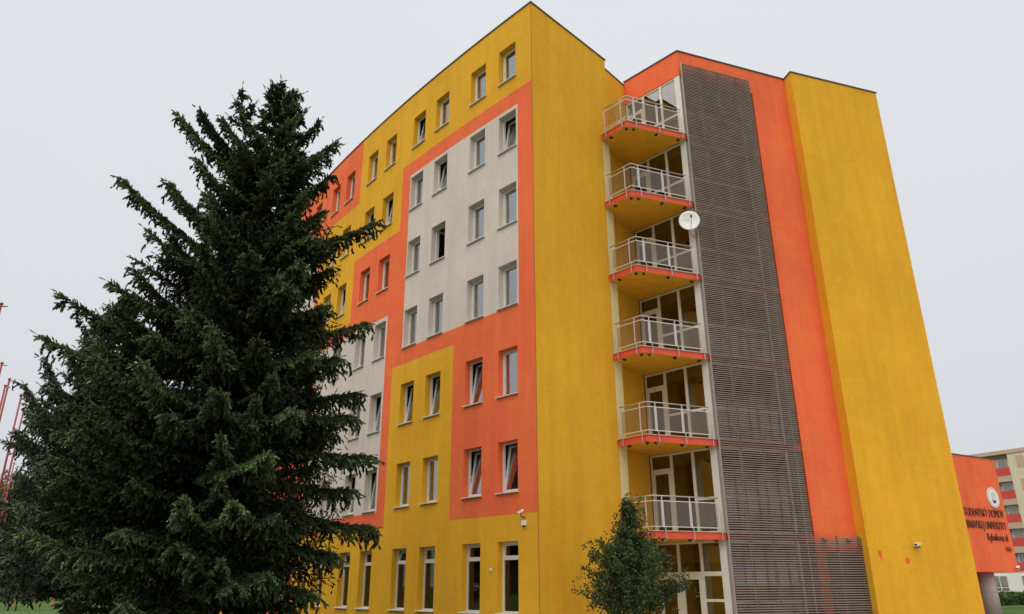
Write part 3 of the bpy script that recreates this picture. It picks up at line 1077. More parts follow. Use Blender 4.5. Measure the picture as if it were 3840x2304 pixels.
# ------------------------------------------------------------------ entrance block with the lettering (right)
SR = np.array([27.0, 42.0]); sh = R(60)
tS = np.array([math.sin(sh), math.cos(sh)]); nS = np.array([tS[1], -tS[0]])
ent = empty('entrance_block', (SR[0], SR[1], 0))
tag(ent, 'raised orange entrance block with lettering and a round emblem on a concrete column', 'building')
ZB_, ZT_ = 0.60 + Z0, 6.53 + Z0
mb = MB(); mb.obox((0, 0), tS, nS, -9.0, 0, -6.0, 0, ZB_, ZT_, M_ORA); mb.build('upper_storey', ent)
mb = MB(); mb.obox((0, 0), tS, nS, -9.03, 0.03, -6.03, 0.03, ZT_ + 0.001, ZT_ + 0.06, M_FLASH); mb.build('roof_edge', ent)
mb = MB()
cp = -tS * 1.95 - nS * 0.75
mb.tube([(*cp, 0), (*cp, ZB_ - 0.002)], 0.43, plain('column_concrete', (0.36, 0.31, 0.285), 0.8, var=0.1), 40)
mb.build('column', ent, None, True)
mb = MB(); mb.tube([(*cp, 1.21), (*cp, 1.222)], 0.4325, plain('column_joint', (0.20, 0.17, 0.16), 0.9), 40); mb.build('column_joint', ent)
# recessed ground floor wall
mb = MB(); mb.obox((0, 0), tS, nS, -9.0, -4.0, -6.0, -2.5, 0, ZB_ - 0.003, M_GRY); mb.build('ground_floor_wall', ent)
M_LET = plain('dark_letter_metal', (0.10, 0.06, 0.05), 0.45, 0.2)
M_LETG = plain('bronze_letter_metal', (0.22, 0.13, 0.06), 0.45, 0.3)
TM = Matrix(((tS[0], 0, nS[0], 0), (tS[1], 0, nS[1], 0), (0, 1, 0, 0), (0, 0, 0, 1)))
def sign_line(body, zrel, cap, right, mat, squeeze=1.0):
    me = text_mesh(body, cap / 0.70, 0.02, mat)
    p = tS * right + nS * 0.035
    link('lettering', me, ent, Matrix.Translation((p[0], p[1], zrel + Z0)) @ TM @ Matrix.Scale(squeeze, 4, (1, 0, 0)))
sign_line('\u0160TUDENTSK\u00dd DOMOV', 3.36, 0.44, -0.33, M_LET, 0.60)
sign_line('TRNAVSKEJ UNIVERZITY', 2.74, 0.43, -0.33, M_LET, 0.58)
sign_line('Rybn\u00edkova ul.', 2.15, 0.40, -0.33, M_LET, 0.66)
sign_line('15/A', 1.62, 0.28, -0.33, M_LETG, 0.7)
# emblem: white disc with a grey motif
ec = -tS * 0.95 + nS * 0.002
mb = MB()
EM = Matrix.Translation((ec[0], ec[1], 4.42 + Z0)) @ TM
mb.tube([(0, 0, 0), (0, 0, 0.05)], 0.54, plain('emblem_white', (0.78, 0.76, 0.75), 0.4), 48)
emb = mb.build('emblem', ent, EM)
mb = MB()
ring = []
for i in range(49):
    an = 2 * math.pi * i / 48
    ring.append((0.49 * math.cos(an), 0.49 * math.sin(an), 0.051))
mb.tube(ring, 0.008, M_BLUE, 4, False)
mb.build('emblem_ring', emb)
mb = MB()
mb.tube([(0, 0.12, 0.052), (0, 0.12, 0.056)], 0.16, plain('emblem_grey', (0.42, 0.40, 0.40), 0.5), 20)
mb.face([(-0.2, -0.06, 0.054), (-0.13, -0.3, 0.054), (0.13, -0.3, 0.054), (0.2, -0.06, 0.054), (0, -0.17, 0.054)], M_LET)
mb.face([(-0.1, 0.05, 0.058), (0, -0.02, 0.058), (0.1, 0.05, 0.058), (0.0, 0.30, 0.058)], M_WHITE)
mb.build('emblem_motif', emb)
pc = SR - tS * 0.28 + nS * 0.14
root, q = cctv('security_camera', (pc[0], pc[1], 0.83 + Z0), (-0.7, -0.6, -0.35), 'small white security camera at the lower corner of the lettered entrance block', 1.1)
mb = MB(); mb.tube([(0, 0, 0), (-nS[0] * 0.135, -nS[1] * 0.135, 0.0)], 0.02, M_DARK, 6); mb.build('bracket', root)

# ------------------------------------------------------------------ apartment block far right
apt = empty('apartment_block', (58.4, 95.0, 0))
tag(apt, 'pale cream apartment block with red loggia parapets behind the entrance block', 'building')
ah = R(148); tA = np.array([math.sin(ah), math.cos(ah)]); nA = np.array([tA[1], -tA[0]]) * 1.0   # along towards the viewer
if nA @ np.array([0, -1.0]) < 0: nA = -nA
M_ACR = plain('apartment_cream', (0.62, 0.54, 0.40), 0.9, var=0.06, scale=0.8)
M_ABE = plain('apartment_beige', (0.50, 0.36, 0.27), 0.9, var=0.05)
M_ARED = plain('apartment_red', (0.55, 0.06, 0.05), 0.8, var=0.05)
M_AW = plain('apartment_white', (0.72, 0.71, 0.68), 0.8, var=0.04)
LX0, LX1 = -12.0, 22.0
mb = MB(); mb.obox((0, 0), tA, nA, LX0, LX1, -12, -1.3, 0, 16.6, M_ACR); core = mb.build('wall', apt)
mb = MB(); mb.obox((0, 0), tA, nA, LX0 - 0.1, LX1 + 0.1, -12.1, 0.1, 16.6, 17.05, M_ABE); mb.build('roof_edge', apt)
mb = MB(); mb.obox((0, 0), tA, nA, LX0, LX1, -1.3, 0, 0.55, 2.86, M_AW); mb.build('ground_floor_wall', apt)
mb = MB(); mb.obox((0, 0), tA, nA, LX0, LX1, -1.3, 0.05, 0, 0.548, M_ORA); mb.build('plinth', apt)
# bays: loggia bay / solid bay repeating
bays = [(-12.0, -6.4, 1), (-6.4, -0.6, 0), (-0.6, 4.1, 0), (4.1, 10.0, 1), (10.0, 14.6, 0), (14.6, 18.0, 1), (18.0, 22.0, 0)]
for a, b, solid in bays:
    if solid:
        mb = MB(); mb.obox((0, 0), tA, nA, a, b, -1.299, 0, 2.861, 16.598, M_ACR); mb.build('wall', apt)
    for fl in range(5):
        z = 2.9 + fl * 2.74
        if solid:
            for u in (a + 0.9,):
                p = MB(); p.obox((0, 0), tA, nA, u, u + 0.9, 0.002, 0.02, z + 0.95, z + 2.35, M_ABE); p.build('panel', apt)
            w = MB()
            u = a + 1.85
            w.obox((0, 0), tA, nA, u, u + 1.6, 0.002, 0.05, z + 0.95, z + 2.35, M_AW)
            w = w.build('window', apt)
            for q in (0, 1):
                p = MB(); p.obox((0, 0), tA, nA, u + 0.08 + q * 0.75, u + 0.77 + q * 0.75, 0.05, 0.06, z + 1.03, z + 2.27, M_GLASS2); p.build('pane', w)
        else:
            p = MB(); p.obox((0, 0), tA, nA, a, b, -1.299, 0.0, z - 0.02, z + 0.16, M_ABE); p.build('loggia_slab', apt)
            p = MB(); p.obox((0, 0), tA, nA, a + 0.02, b - 0.02, -0.08, 0.012, z + 0.162, z + 1.12, M_ARED); p.build('parapet', apt)
            p = MB(); p.obox((0, 0), tA, nA, a + 0.02, b - 0.02, -0.25, -0.005, z - 0.55, z - 0.022, M_ABE); p.build('lintel', apt)
            w = MB()
            w.obox((0, 0), tA, nA, a + 0.6, b - 0.25, -0.75, -0.69, z + 1.12, z + 2.19, M_AW)
            w = w.build('window', apt)
            n = 3
            for q in range(n):
                u0 = a + 0.7 + q * (b - a - 1.05) / n; u1 = a + 0.58 + (q + 1) * (b - a - 1.05) / n
                p = MB(); p.obox((0, 0), tA, nA, u0, u1, -0.689, -0.66, z + 1.16, z + 2.12, M_GLASS2 if q != 1 else plain('loggia_net', (0.35, 0.34, 0.33), 0.7)); p.build('pane', w)
for q in range(9):
    u = -11 + q * 3.4
    w = MB(); w.obox((0, 0), tA, nA, u, u + 1.9, 0.002, 0.06, 0.75, 2.6, M_AW); w = w.build('window', apt)
    for c in (0, 1):
        for (zz0, zz1) in ((0.85, 1.2), (1.28, 2.52)):
            p = MB(); p.obox((0, 0), tA, nA, u + 0.09 + c * 0.9, u + 0.9 + c * 0.9, 0.06, 0.075, zz0, zz1, plain('pane_grey', (0.20, 0.22, 0.22), 0.15) if False else M_GLASS2); p.build('pane', w)
    if q == 4:
        p = MB(); p.obox((0, 0), tA, nA, u + 2.2, u + 2.9, 0.002, 0.03, 0.56, 2.7, M_ARED); p.build('panel', apt)
mb = MB(); mb.obox((0, 0), tA, nA, LX0 + 0.1, LX1 - 0.1, -1.9, -1.32, 0.2, 16.4, M_INTD); mb.build('interior', apt)

# ------------------------------------------------------------------ red flagpoles (left)
M_POLE = plain('red_pole_paint', (0.27, 0.022, 0.035), 0.45, var=0.1)
M_POLEO = plain('orange_pole_paint', (0.60, 0.13, 0.04), 0.5, var=0.1)
POLES = [(-18.14, 24.58, 11), (-22.9, 32.0, 11), (-24.3, 34.74, 11), (-25.3, 35.98, 11), (-25.85, 38.14, 11), (-27.56, 41.14, 11),
         (-35.0, 51.7, 11), (-37.6, 56.15, 11), (-40.3, 60.5, 11), (-42.4, 64.15, 11), (-47.3, 79.2, 11), (-45.6, 79.0, 11), (-49.7, 79.5, 11)]
POLE_LABELS = ['tall red flagpole cut off by the left frame edge, only its tip showing', 'red flagpole tip second highest at the left frame edge',
               'red flagpole with end arm, taller of the close pair left of the spruces', 'red flagpole with end arm, shorter of the close pair left of the spruces',
               'red flagpole leaning right of the close pair, its arm highest there', 'red flagpole whose tip is nearest the left spruce branches',
               'red flagpole, tallest of the four far ones at left', 'red flagpole, second of the four far ones at left',
               'red flagpole, third of the four far ones at left', 'red flagpole, shortest of the four far ones at left', 'flagpole behind the lower spruce, middle of three orange feet on the lawn', 'flagpole behind the lower spruce, rightmost of three orange feet on the lawn', 'flagpole behind the lower spruce, leftmost of three orange feet on the lawn']
pm = MB()
pm.tube([(0, 0, 0.9), (0, 0, 11.0)], [0.065, 0.042], M_POLE, 10)
pm = pm.mesh('pole', True)
am = MB(); am.tube([(0, 0, 10.93), (0.24, 0, 10.93)], 0.022, M_POLE, 8); am.tube([(-0.05, 0, 11.03), (0.05, 0, 11.03)], 0.05, M_POLE, 8); am = am.mesh('flag_arm')
bm_ = MB(); bm_.tube([(0, 0, 0), (0, 0, 0.25), (0, 0, 0.9)], [0.15, 0.12, 0.10], M_POLEO, 10); bm_ = bm_.mesh('pole_base')
for i, (x, y, h) in enumerate(POLES):
    o = empty('flagpole', (x, y, 0))
    tag(o, POLE_LABELS[i] if i < len(POLE_LABELS) else 'far red flagpole mostly hidden behind the spruces with orange foot', 'flagpole', 'row of red flagpoles on the lawn')
    o.rotation_euler.z = R(8 * math.sin(i * 2.3))
    link('pole', pm, o); link('flag_arm', am, o); link('pole_base', bm_, o)

# ------------------------------------------------------------------ trees
def fast_mesh(name, V, nper, mat, tint):
    """mesh of len(V)/nper separate polygons of nper corners each, with a per-point tint"""
    V = np.ascontiguousarray(V, dtype=np.float32).reshape(-1, 3)
    nv = len(V); nf = nv // nper
    me = bpy.data.meshes.new(name)
    me.vertices.add(nv); me.vertices.foreach_set('co', V.ravel())
    me.loops.add(nv); me.loops.foreach_set('vertex_index', np.arange(nv, dtype=np.int32))
    me.polygons.add(nf)
    me.polygons.foreach_set('loop_start', np.arange(0, nv, nper, dtype=np.int32))
    me.polygons.foreach_set('loop_total', np.full(nf, nper, dtype=np.int32))
    me.materials.append(mat)
    at = me.attributes.new('tint', 'FLOAT', 'POINT')
    at.data.foreach_set('value', np.asarray(tint, dtype=np.float32))
    me.update(calc_edges=True)
    return me

def norm(v):
    return v / np.maximum(np.linalg.norm(v, axis=-1, keepdims=True), 1e-9)

def shoots_to_tris(P, Dr, Ln, Ti, rg, K, needle, width):
    """every shoot becomes K needle tufts spiralling round its axis"""
    N = len(P)
    Dr = norm(Dr)
    ref = np.tile(np.array([0., 0., 1.]), (N, 1)); ref[np.abs(Dr[:, 2]) > 0.9] = (1, 0, 0)
    U = norm(np.cross(Dr, ref)); W = np.cross(Dr, U)
    k = np.arange(K)
    a = (k + 0.3) / K
    ph = (k * 2.399)[None, :] + rg.random((N, 1)) * 6.28
    rad = U[:, None, :] * np.cos(ph)[..., None] + W[:, None, :] * np.sin(ph)[..., None]
    tang = -U[:, None, :] * np.sin(ph)[..., None] + W[:, None, :] * np.cos(ph)[..., None]
    base = P[:, None, :] + Dr[:, None, :] * (a[None, :] * Ln[:, None])[..., None]
    nl = needle * (0.75 + 0.5 * rg.random((N, K)))
    taper = 1.0 - 0.45 * a[None, :]
    tip = base + rad * (nl * taper)[..., None] * 0.8 + Dr[:, None, :] * (nl * 0.95 + Ln[:, None] / K * 0.6)[..., None]
    w = (width * (0.7 + 0.6 * rg.random((N, K))))[..., None]
    V = np.stack([base - tang * w * 0.5 - Dr[:, None, :] * 0.01, base + tang * w * 0.5 - Dr[:, None, :] * 0.01, tip], axis=2)
    T = np.repeat(np.clip(Ti[:, None] + 0.22 * (rg.random((N, K)) - 0.5), 0, 1), 3, axis=1)
    return V.reshape(-1, 3), T.ravel()

def spruce(name, base, apex_dx, height, seed, rad_fn, n_rand, feats, mats, label, K=9, trunk_r=0.25, leaders=(), sil=0.78, step=1.0, zlow=1.3, zmin=0.85, lean=0.0, rightw=1.0):
    rg = np.random.default_rng(seed)
    mat_f, mat_b = mats
    root = empty(name, (base[0], base[1], 0))
    tag(root, label, 'tree', 'spruces in front of the residence')
    def trunk_at(z):
        f = max(0.0, z / height)
        return np.array([apex_dx * f, 0.0, z])
    tb = MB()
    zs_ = [0, 0.3, 1.0, 2.5, 5, 7.5, 10, 12.5]
    zs_ = [z for z in zs_ if z < height - 0.5] + [height]
    tb.tube([trunk_at(z) for z in zs_], [trunk_r * (1.35 if z == 0 else 1.12 if z < 0.5 else 1 - 0.93 * z / height) for z in zs_], mat_b, 14)
    P, Dd, L, T = [], [], [], []
    lb = MB()
    def shoots_along(pts, spacing, ln, spread, droop, t0, t1, dens=1.0):
        """shoots round a polyline (arrays), tint from t0 to t1"""
        seg = np.linalg.norm(np.diff(pts, axis=0), axis=1)
        tot = seg.sum()
        n = max(2, int(tot / spacing * dens))
        u = np.sort(rg.random(n))
        cum = np.concatenate([[0], np.cumsum(seg)]) / max(tot, 1e-6)
        q = np.stack([np.interp(u, cum, pts[:, i]) for i in range(3)], -1)
        d = norm(np.stack([np.interp(np.minimum(u + 0.05, 1), cum, pts[:, i]) for i in range(3)], -1) - np.stack([np.interp(np.maximum(u - 0.05, 0), cum, pts[:, i]) for i in range(3)], -1))
        side = rg.normal(size=(n, 3)); side -= (side * d).sum(-1, keepdims=True) * d; side = norm(side)
        side[:, 2] = np.where(side[:, 2] > 0.3, side[:, 2] * 0.4, side[:, 2])
        dr = norm(d * (1 - spread) + side * spread + np.array([0, 0, -droop]))
        P.append(q); Dd.append(dr); L.append(ln * (0.6 + 0.7 * rg.random(n))); T.append(np.clip(t0 + (t1 - t0) * u ** 2 + 0.1 * rg.normal(size=n), 0, 1))
    def branch(b, tip, sag, rel, hang=0.5, dens=1.0, tipw=0.20):
        """a limb from b to tip: side twigs, each with shoots, and shoots hanging under it"""
        b = np.asarray(b, float); tip = np.asarray(tip, float)
        Lb = np.linalg.norm(tip - b)
        if Lb < 0.12: return
        n = 9
        t = np.linspace(0, 1, n)
        bend = rg.normal(size=3) * 0.03 * Lb; bend[2] = 0
        pts = b + (tip - b) * t[:, None] + np.sin(np.pi * t)[:, None] * bend
        pts[:, 2] -= sag * Lb * np.sin(np.pi * t ** 0.8)
        pts[:, 2] += 0.03 * Lb * np.clip(t - 0.8, 0, 1) * 5
        lb.tube(pts, [max(0.008, 0.012 * Lb * (1 - 0.85 * x)) for x in t], mat_b, 5, False)
        btone = 0.3 + 1.0 * rg.random()
        dh = norm((tip - b)[None])[0]
        sidev = norm(np.cross(dh, (0, 0, 1))[None])[0]
        ns = max(5, int(Lb / (0.085 * step) * dens))
        for j in range(ns):
            u = 0.10 + 0.90 * (j + rg.random()) / ns
            p = np.array([np.interp(u, t, pts[:, i]) for i in range(3)])
            sgn = 1 if j % 2 else -1
            l2 = (tipw + 0.30 * Lb ** 0.7 * (1.02 - u) ** 0.7) * (0.6 + 0.55 * rg.random()) * rel
            l2 = min(l2, 0.9)
            fwd = 0.55 + 0.5 * u
            d2 = norm((dh * fwd + sidev * sgn * (0.85 - 0.45 * u) + np.array([0, 0, 0.05 - 0.16 * rg.random() + 0.06 * u]))[None])[0]
            e = p + d2 * l2
            mid = p + d2 * l2 * 0.55 + np.array([0, 0, 0.02 * l2])
            e = e + np.array([0, 0, -(0.08 + 0.22 * rg.random()) * l2])
            tw = np.array([p, mid, e])
            tin = (0.01 + 0.45 * u * u * u) * btone  # tint rises outward: new growth plus light painted on the tips
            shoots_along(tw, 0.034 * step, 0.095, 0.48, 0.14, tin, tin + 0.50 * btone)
            if rg.random() < hang:
                # pendulous twig hanging from the side twig
                lh = (0.12 + 0.30 * rg.random()) * min(1, 0.4 + Lb / 4)
                q = p + d2 * l2 * rg.random()
                hg = np.array([q, q + np.array([rg.normal() * 0.05, rg.normal() * 0.05, -lh * 0.5]) + d2 * 0.05, q + d2 * 0.08 + np.array([rg.normal() * 0.06, rg.normal() * 0.06, -lh])])
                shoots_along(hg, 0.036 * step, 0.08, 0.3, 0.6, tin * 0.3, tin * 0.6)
        shoots_along(pts[2:], 0.014 * step, 0.11, 0.55, -0.08, 0.10, 0.85 * btone)  # limb ridges tinted lighter, as if lit from above
        P.append(pts[-1:]); Dd.append((dh * 1.0 + np.array([0, 0, 0.25]))[None]); L.append(np.array([0.30])); T.append(np.array([0.65]))
    # whorls
    gold = 2.39996
    for i in range(n_rand):
        f = (i + 0.5) / n_rand
        z = zlow + (height - zlow - 0.25) * (1 - (1 - f) ** 1.12)
        az = i * gold + 0.35 * rg.normal()
        Rr = rad_fn(z) * (0.72 + 0.34 * rg.random())
        side = abs(math.cos(az))
        if side > 0.80: Rr *= sil
        if math.cos(az) > 0.35: Rr *= rightw
        elif math.cos(az) < -0.5 and z > 0.6 * height: Rr *= rightw
        if math.cos(az) < 0: Rr *= 1 + lean * -math.cos(az) * float(np.interp(z / height, [0, 0.2, 0.38, 0.5, 0.62, 0.9], [0.1, 0.4, 1.0, 0.9, 0.0, 0]))
        fz = z / height
        slope = 0.95 if fz > 0.9 else (-0.16 + 0.62 * fz + 0.10 * rg.normal())
        b = trunk_at(z)
        # tip no lower than just above the lawn
        dz = max(Rr * slope, zmin - z + 0.35 * rg.random())
        tip = b + np.array([Rr * math.cos(az), Rr * math.sin(az), dz])
        branch(b, tip, 0.07 + 0.05 * (1 - fz), 1.0, hang=0.55)
    # short dense twigs by the stem, tinted darkest: shade painted into the heart
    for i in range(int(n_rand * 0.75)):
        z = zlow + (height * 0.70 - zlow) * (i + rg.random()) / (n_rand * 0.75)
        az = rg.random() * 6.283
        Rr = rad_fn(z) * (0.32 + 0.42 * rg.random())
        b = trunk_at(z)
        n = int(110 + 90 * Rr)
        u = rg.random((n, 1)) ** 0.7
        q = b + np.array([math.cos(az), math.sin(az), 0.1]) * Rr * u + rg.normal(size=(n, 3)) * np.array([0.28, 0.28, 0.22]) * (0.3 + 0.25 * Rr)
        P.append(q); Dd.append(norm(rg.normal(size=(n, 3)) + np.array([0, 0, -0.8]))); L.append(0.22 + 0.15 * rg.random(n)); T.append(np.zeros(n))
    for (tip, bz, sag, rel) in feats:
        branch(trunk_at(bz), tip, sag, rel * 1.12, hang=1.0, dens=1.5, tipw=0.30)
    for (lb0, ltop, nb, lr) in leaders:
        lb0, ltop = np.array(lb0, float), np.array(ltop, float)
        lb.tube([lb0, ltop], [0.035, 0.008], mat_b, 5, False)
        shoots_along(np.array([lb0, (lb0 + ltop) / 2, ltop]), 0.02, 0.14, 0.45, -0.35, 0.25, 0.6)
        for j in range(nb):
            u = 0.05 + 0.9 * (j + rg.random() * 0.6) / nb
            p = lb0 + (ltop - lb0) * u
            az = j * gold + seed
            l = lr * (1 - 0.75 * u) * (0.7 + 0.5 * rg.random())
            e = p + np.array([math.cos(az) * l, math.sin(az) * l, l * (0.55 + 0.25 * rg.random())])
            branch(p, e, 0.10, 0.6, hang=0.35, dens=0.9)
    tb.build('trunk', root, None, True)
    lb.build('limbs', root, None, True)
    P, Dd, L, T = np.concatenate(P), np.concatenate(Dd), np.concatenate(L), np.concatenate(T)
    V, TT = shoots_to_tris(P, Dd, L, T, rg, K, 0.042, 0.042)
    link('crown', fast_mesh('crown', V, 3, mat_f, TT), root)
    print(name, 'shoots', len(P), 'tris', len(V) // 3)
    return root

M_SPR1 = foliage('spruce_needles', (0.010, 0.016, 0.007), (0.175, 0.245, 0.100), 0.65, 0.06)  # dark end paints inner shade, light end is new growth and painted light
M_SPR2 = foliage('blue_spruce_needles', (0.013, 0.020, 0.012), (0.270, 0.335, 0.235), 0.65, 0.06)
M_BARK = bark('spruce_bark', (0.035, 0.024, 0.018), (0.11, 0.075, 0.055))

# boughs of the tall spruce: (tip relative to the foot of the tree, height where it leaves the stem, sag, side-twig length factor)
SB1 = (-7.03, 18.0)
FE1 = [((-2.42, 0.00, 14.08), 11.68, 0.03, 0.95), ((-3.47, -0.30, 11.74), 8.86, 0.02, 0.95), ((-2.68, 0.60, 12.22), 9.93, 0.04, 1.00), ((-2.00, 0.30, 14.48), 11.94, 0.03, 0.90),
       ((-2.92, 0.20, 9.32), 7.16, 0.03, 1.00), ((-2.48, 0.90, 10.60), 8.16, 0.04, 1.00), ((-2.69, -0.50, 7.87), 6.29, 0.04, 1.00), ((-2.78, -1.20, 6.48), 5.46, 0.04, 1.00),
       ((-2.92, -1.40, 5.35), 4.55, 0.05, 1.00), ((-3.00, -1.30, 4.15), 3.77, 0.05, 1.00), ((-2.90, -1.50, 2.98), 3.01, 0.05, 1.00), ((-2.80, -1.00, 1.98), 2.36, 0.05, 1.00),
       ((1.99, 0.00, 13.25), 12.07, 0.05, 0.80), ((1.76, 0.50, 12.47), 11.04, 0.06, 0.90), ((1.44, 0.20, 14.10), 12.60, 0.05, 0.70), ((1.44, -0.40, 11.46), 10.54, 0.08, 1.00),
       ((3.32, 0.00, 10.72), 9.81, 0.07, 0.85), ((2.31, -0.80, 9.68), 9.57, 0.07, 1.00), ((2.12, 0.30, 9.52), 9.09, 0.07, 1.00), ((2.26, -0.50, 8.15), 8.16, 0.07, 1.00),
       ((3.22, 0.00, 7.83), 7.71, 0.06, 0.90), ((2.79, -0.90, 6.67), 7.16, 0.07, 1.00), ((3.03, 0.20, 6.08), 6.29, 0.06, 1.00), ((3.08, -0.60, 5.33), 5.98, 0.07, 1.00),
       ((2.32, 0.80, 5.20), 5.56, 0.07, 1.00), ((3.53, -0.30, 4.40), 5.15, 0.04, 1.00), ((3.03, 0.40, 3.72), 4.45, 0.05, 1.00), ((3.78, -0.40, 2.75), 3.86, 0.03, 1.00),
       ((2.75, 0.50, 2.24), 3.29, 0.04, 1.00), ((2.58, -0.60, 1.39), 2.55, 0.03, 1.00), ((1.98, 0.20, 1.07), 2.18, 0.03, 1.00), ((-1.51, 0.40, 13.74), 11.68, 0.05, 1.00),
       ((-1.43, -0.50, 12.29), 10.54, 0.05, 1.00), ((-1.02, -0.30, 13.76), 12.33, 0.05, 1.00), ((-0.33, -1.00, 11.74), 10.79, 0.05, 1.00), ((-1.66, 0.20, 11.21), 9.33, 0.05, 1.00),
       ((1.71, -0.50, 12.49), 11.94, 0.05, 1.00), ((1.60, 0.60, 11.36), 10.42, 0.05, 1.00), ((1.87, -1.00, 9.81), 9.81, 0.05, 1.00), ((1.46, -0.90, 12.05), 11.68, 0.05, 1.00),
       ((0.14, -0.90, 12.95), 12.07, 0.05, 1.00), ((0.95, -1.10, 12.18), 11.55, 0.05, 1.00), ((1.80, -1.40, 8.95), 9.09, 0.05, 1.00), ((2.38, -1.60, 6.56), 7.05, 0.05, 1.00),
       ((-1.42, -0.80, 9.16), 7.71, 0.05, 1.00), ((-2.20, -0.90, 8.22), 6.72, 0.05, 1.00), ((-2.34, -1.60, 7.27), 6.08, 0.05, 1.00), ((-3.49, 0.40, 7.17), 5.66, 0.05, 1.00),
       ((-2.18, -2.00, 5.58), 4.95, 0.05, 1.00), ((-2.11, -2.20, 4.63), 4.25, 0.05, 1.00), ((-2.24, -2.00, 3.70), 3.57, 0.05, 1.00), ((-0.92, -2.20, 6.77), 6.29, 0.05, 1.00),
       ((-0.99, -2.60, 5.62), 5.36, 0.05, 1.00), ((-0.77, -1.00, 11.00), 9.57, 0.05, 1.00), ((0.87, -2.20, 8.80), 7.94, 0.05, 1.00), ((1.06, -3.20, 5.20), 5.05, 0.05, 1.00),
       ((2.07, -3.00, 3.97), 4.25, 0.05, 1.00), ((0.02, -2.80, 4.86), 4.75, 0.05, 1.00), ((2.26, -2.30, 5.06), 5.36, 0.05, 1.00), ((1.61, -3.20, 2.99), 3.20, 0.05, 1.00),
       ((-0.61, -2.60, 3.54), 3.57, 0.05, 1.00), ((0.60, -3.00, 2.24), 2.64, 0.05, 1.00), ((2.31, -2.80, 2.79), 3.10, 0.05, 1.00), ((-0.89, -2.20, 2.59), 2.73, 0.05, 1.00),
       ((1.59, -2.60, 1.56), 2.27, 0.05, 1.00), ((2.15, -2.40, 1.72), 2.36, 0.05, 1.00), ((0.83, -1.40, 11.26), 10.05, 0.05, 1.00), ((0.12, -1.50, 12.05), 11.04, 0.05, 1.00),
       ((-0.08, -2.40, 7.29), 6.94, 0.05, 1.00), ((1.47, -2.60, 6.54), 6.29, 0.05, 1.00), ((0.59, -2.60, 6.36), 5.98, 0.05, 1.00), ((1.70, -1.80, 8.13), 7.83, 0.05, 1.00)]
rad1 = lambda z: float(np.interp(z, [0, 1.2, 4.0, 8.0, 10.5, 12.5, 14.2, 15.2], [3.3, 3.8, 3.9, 3.1, 2.3, 1.35, 0.55, 0.2]))
ap = (0.43, 0.00, 15.29)
l2 = (-0.95, 0.20, 15.27)
l2b = (-0.56, 0.10, 13.61)
l3 = (0.10, -0.20, 15.05)
l3b = (0.38, -0.10, 13.48)
l4 = (0.63, 0.20, 15.22)
l4b = (0.57, 0.10, 13.61)
l5 = (1.10, 0.00, 14.46)
l5b = (0.63, 0.00, 13.27)
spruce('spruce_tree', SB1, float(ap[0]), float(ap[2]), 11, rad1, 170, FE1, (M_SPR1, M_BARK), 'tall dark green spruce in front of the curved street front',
       K=7, trunk_r=0.27, lean=0.30, rightw=0.80, leaders=[(l2b, l2, 10, 0.45), (l3b, l3, 7, 0.4), (l4b, l4, 7, 0.45), (l5b, l5, 6, 0.4)])
SB2 = (-13.15, 24.0)
FE2 = [((-3.20, 0.20, 7.80), 5.00, 0.04, 1.00), ((-2.54, 0.00, 8.60), 5.60, 0.04, 1.00), ((-2.05, 0.30, 9.10), 6.30, 0.04, 1.00), ((-1.33, -0.20, 9.68), 7.00, 0.04, 1.00),
       ((-1.24, 0.20, 10.30), 7.60, 0.04, 1.00), ((-2.68, -0.40, 6.12), 4.20, 0.04, 1.00), ((-3.19, 0.80, 7.20), 4.60, 0.04, 1.00), ((-2.47, 0.20, 4.77), 3.60, 0.04, 1.00),
       ((-2.68, 0.40, 2.88), 2.40, 0.04, 1.00), ((-1.94, -0.50, 1.95), 2.00, 0.04, 1.00), ((-0.80, 0.10, 10.54), 8.00, 0.04, 1.00), ((-0.74, -1.60, 7.05), 5.40, 0.04, 1.00),
       ((-0.33, -2.20, 5.05), 4.00, 0.04, 1.00), ((-0.19, -2.50, 3.62), 2.60, 0.04, 1.00)]
rad2 = lambda z: float(np.interp(z, [0, 1.2, 3.5, 6.5, 9.0, 10.8], [2.8, 3.3, 3.3, 2.4, 1.2, 0.25]))
ap2 = (-0.08, 0.00, 11.03)
spruce('spruce_tree', SB2, float(ap2[0]), float(ap2[2]), 23, rad2, 135, FE2, (M_SPR2, M_BARK), 'lower bluish spruce on the left behind the tall dark one', K=7, trunk_r=0.2, sil=0.9, step=1.1, zlow=1.6, zmin=1.0)

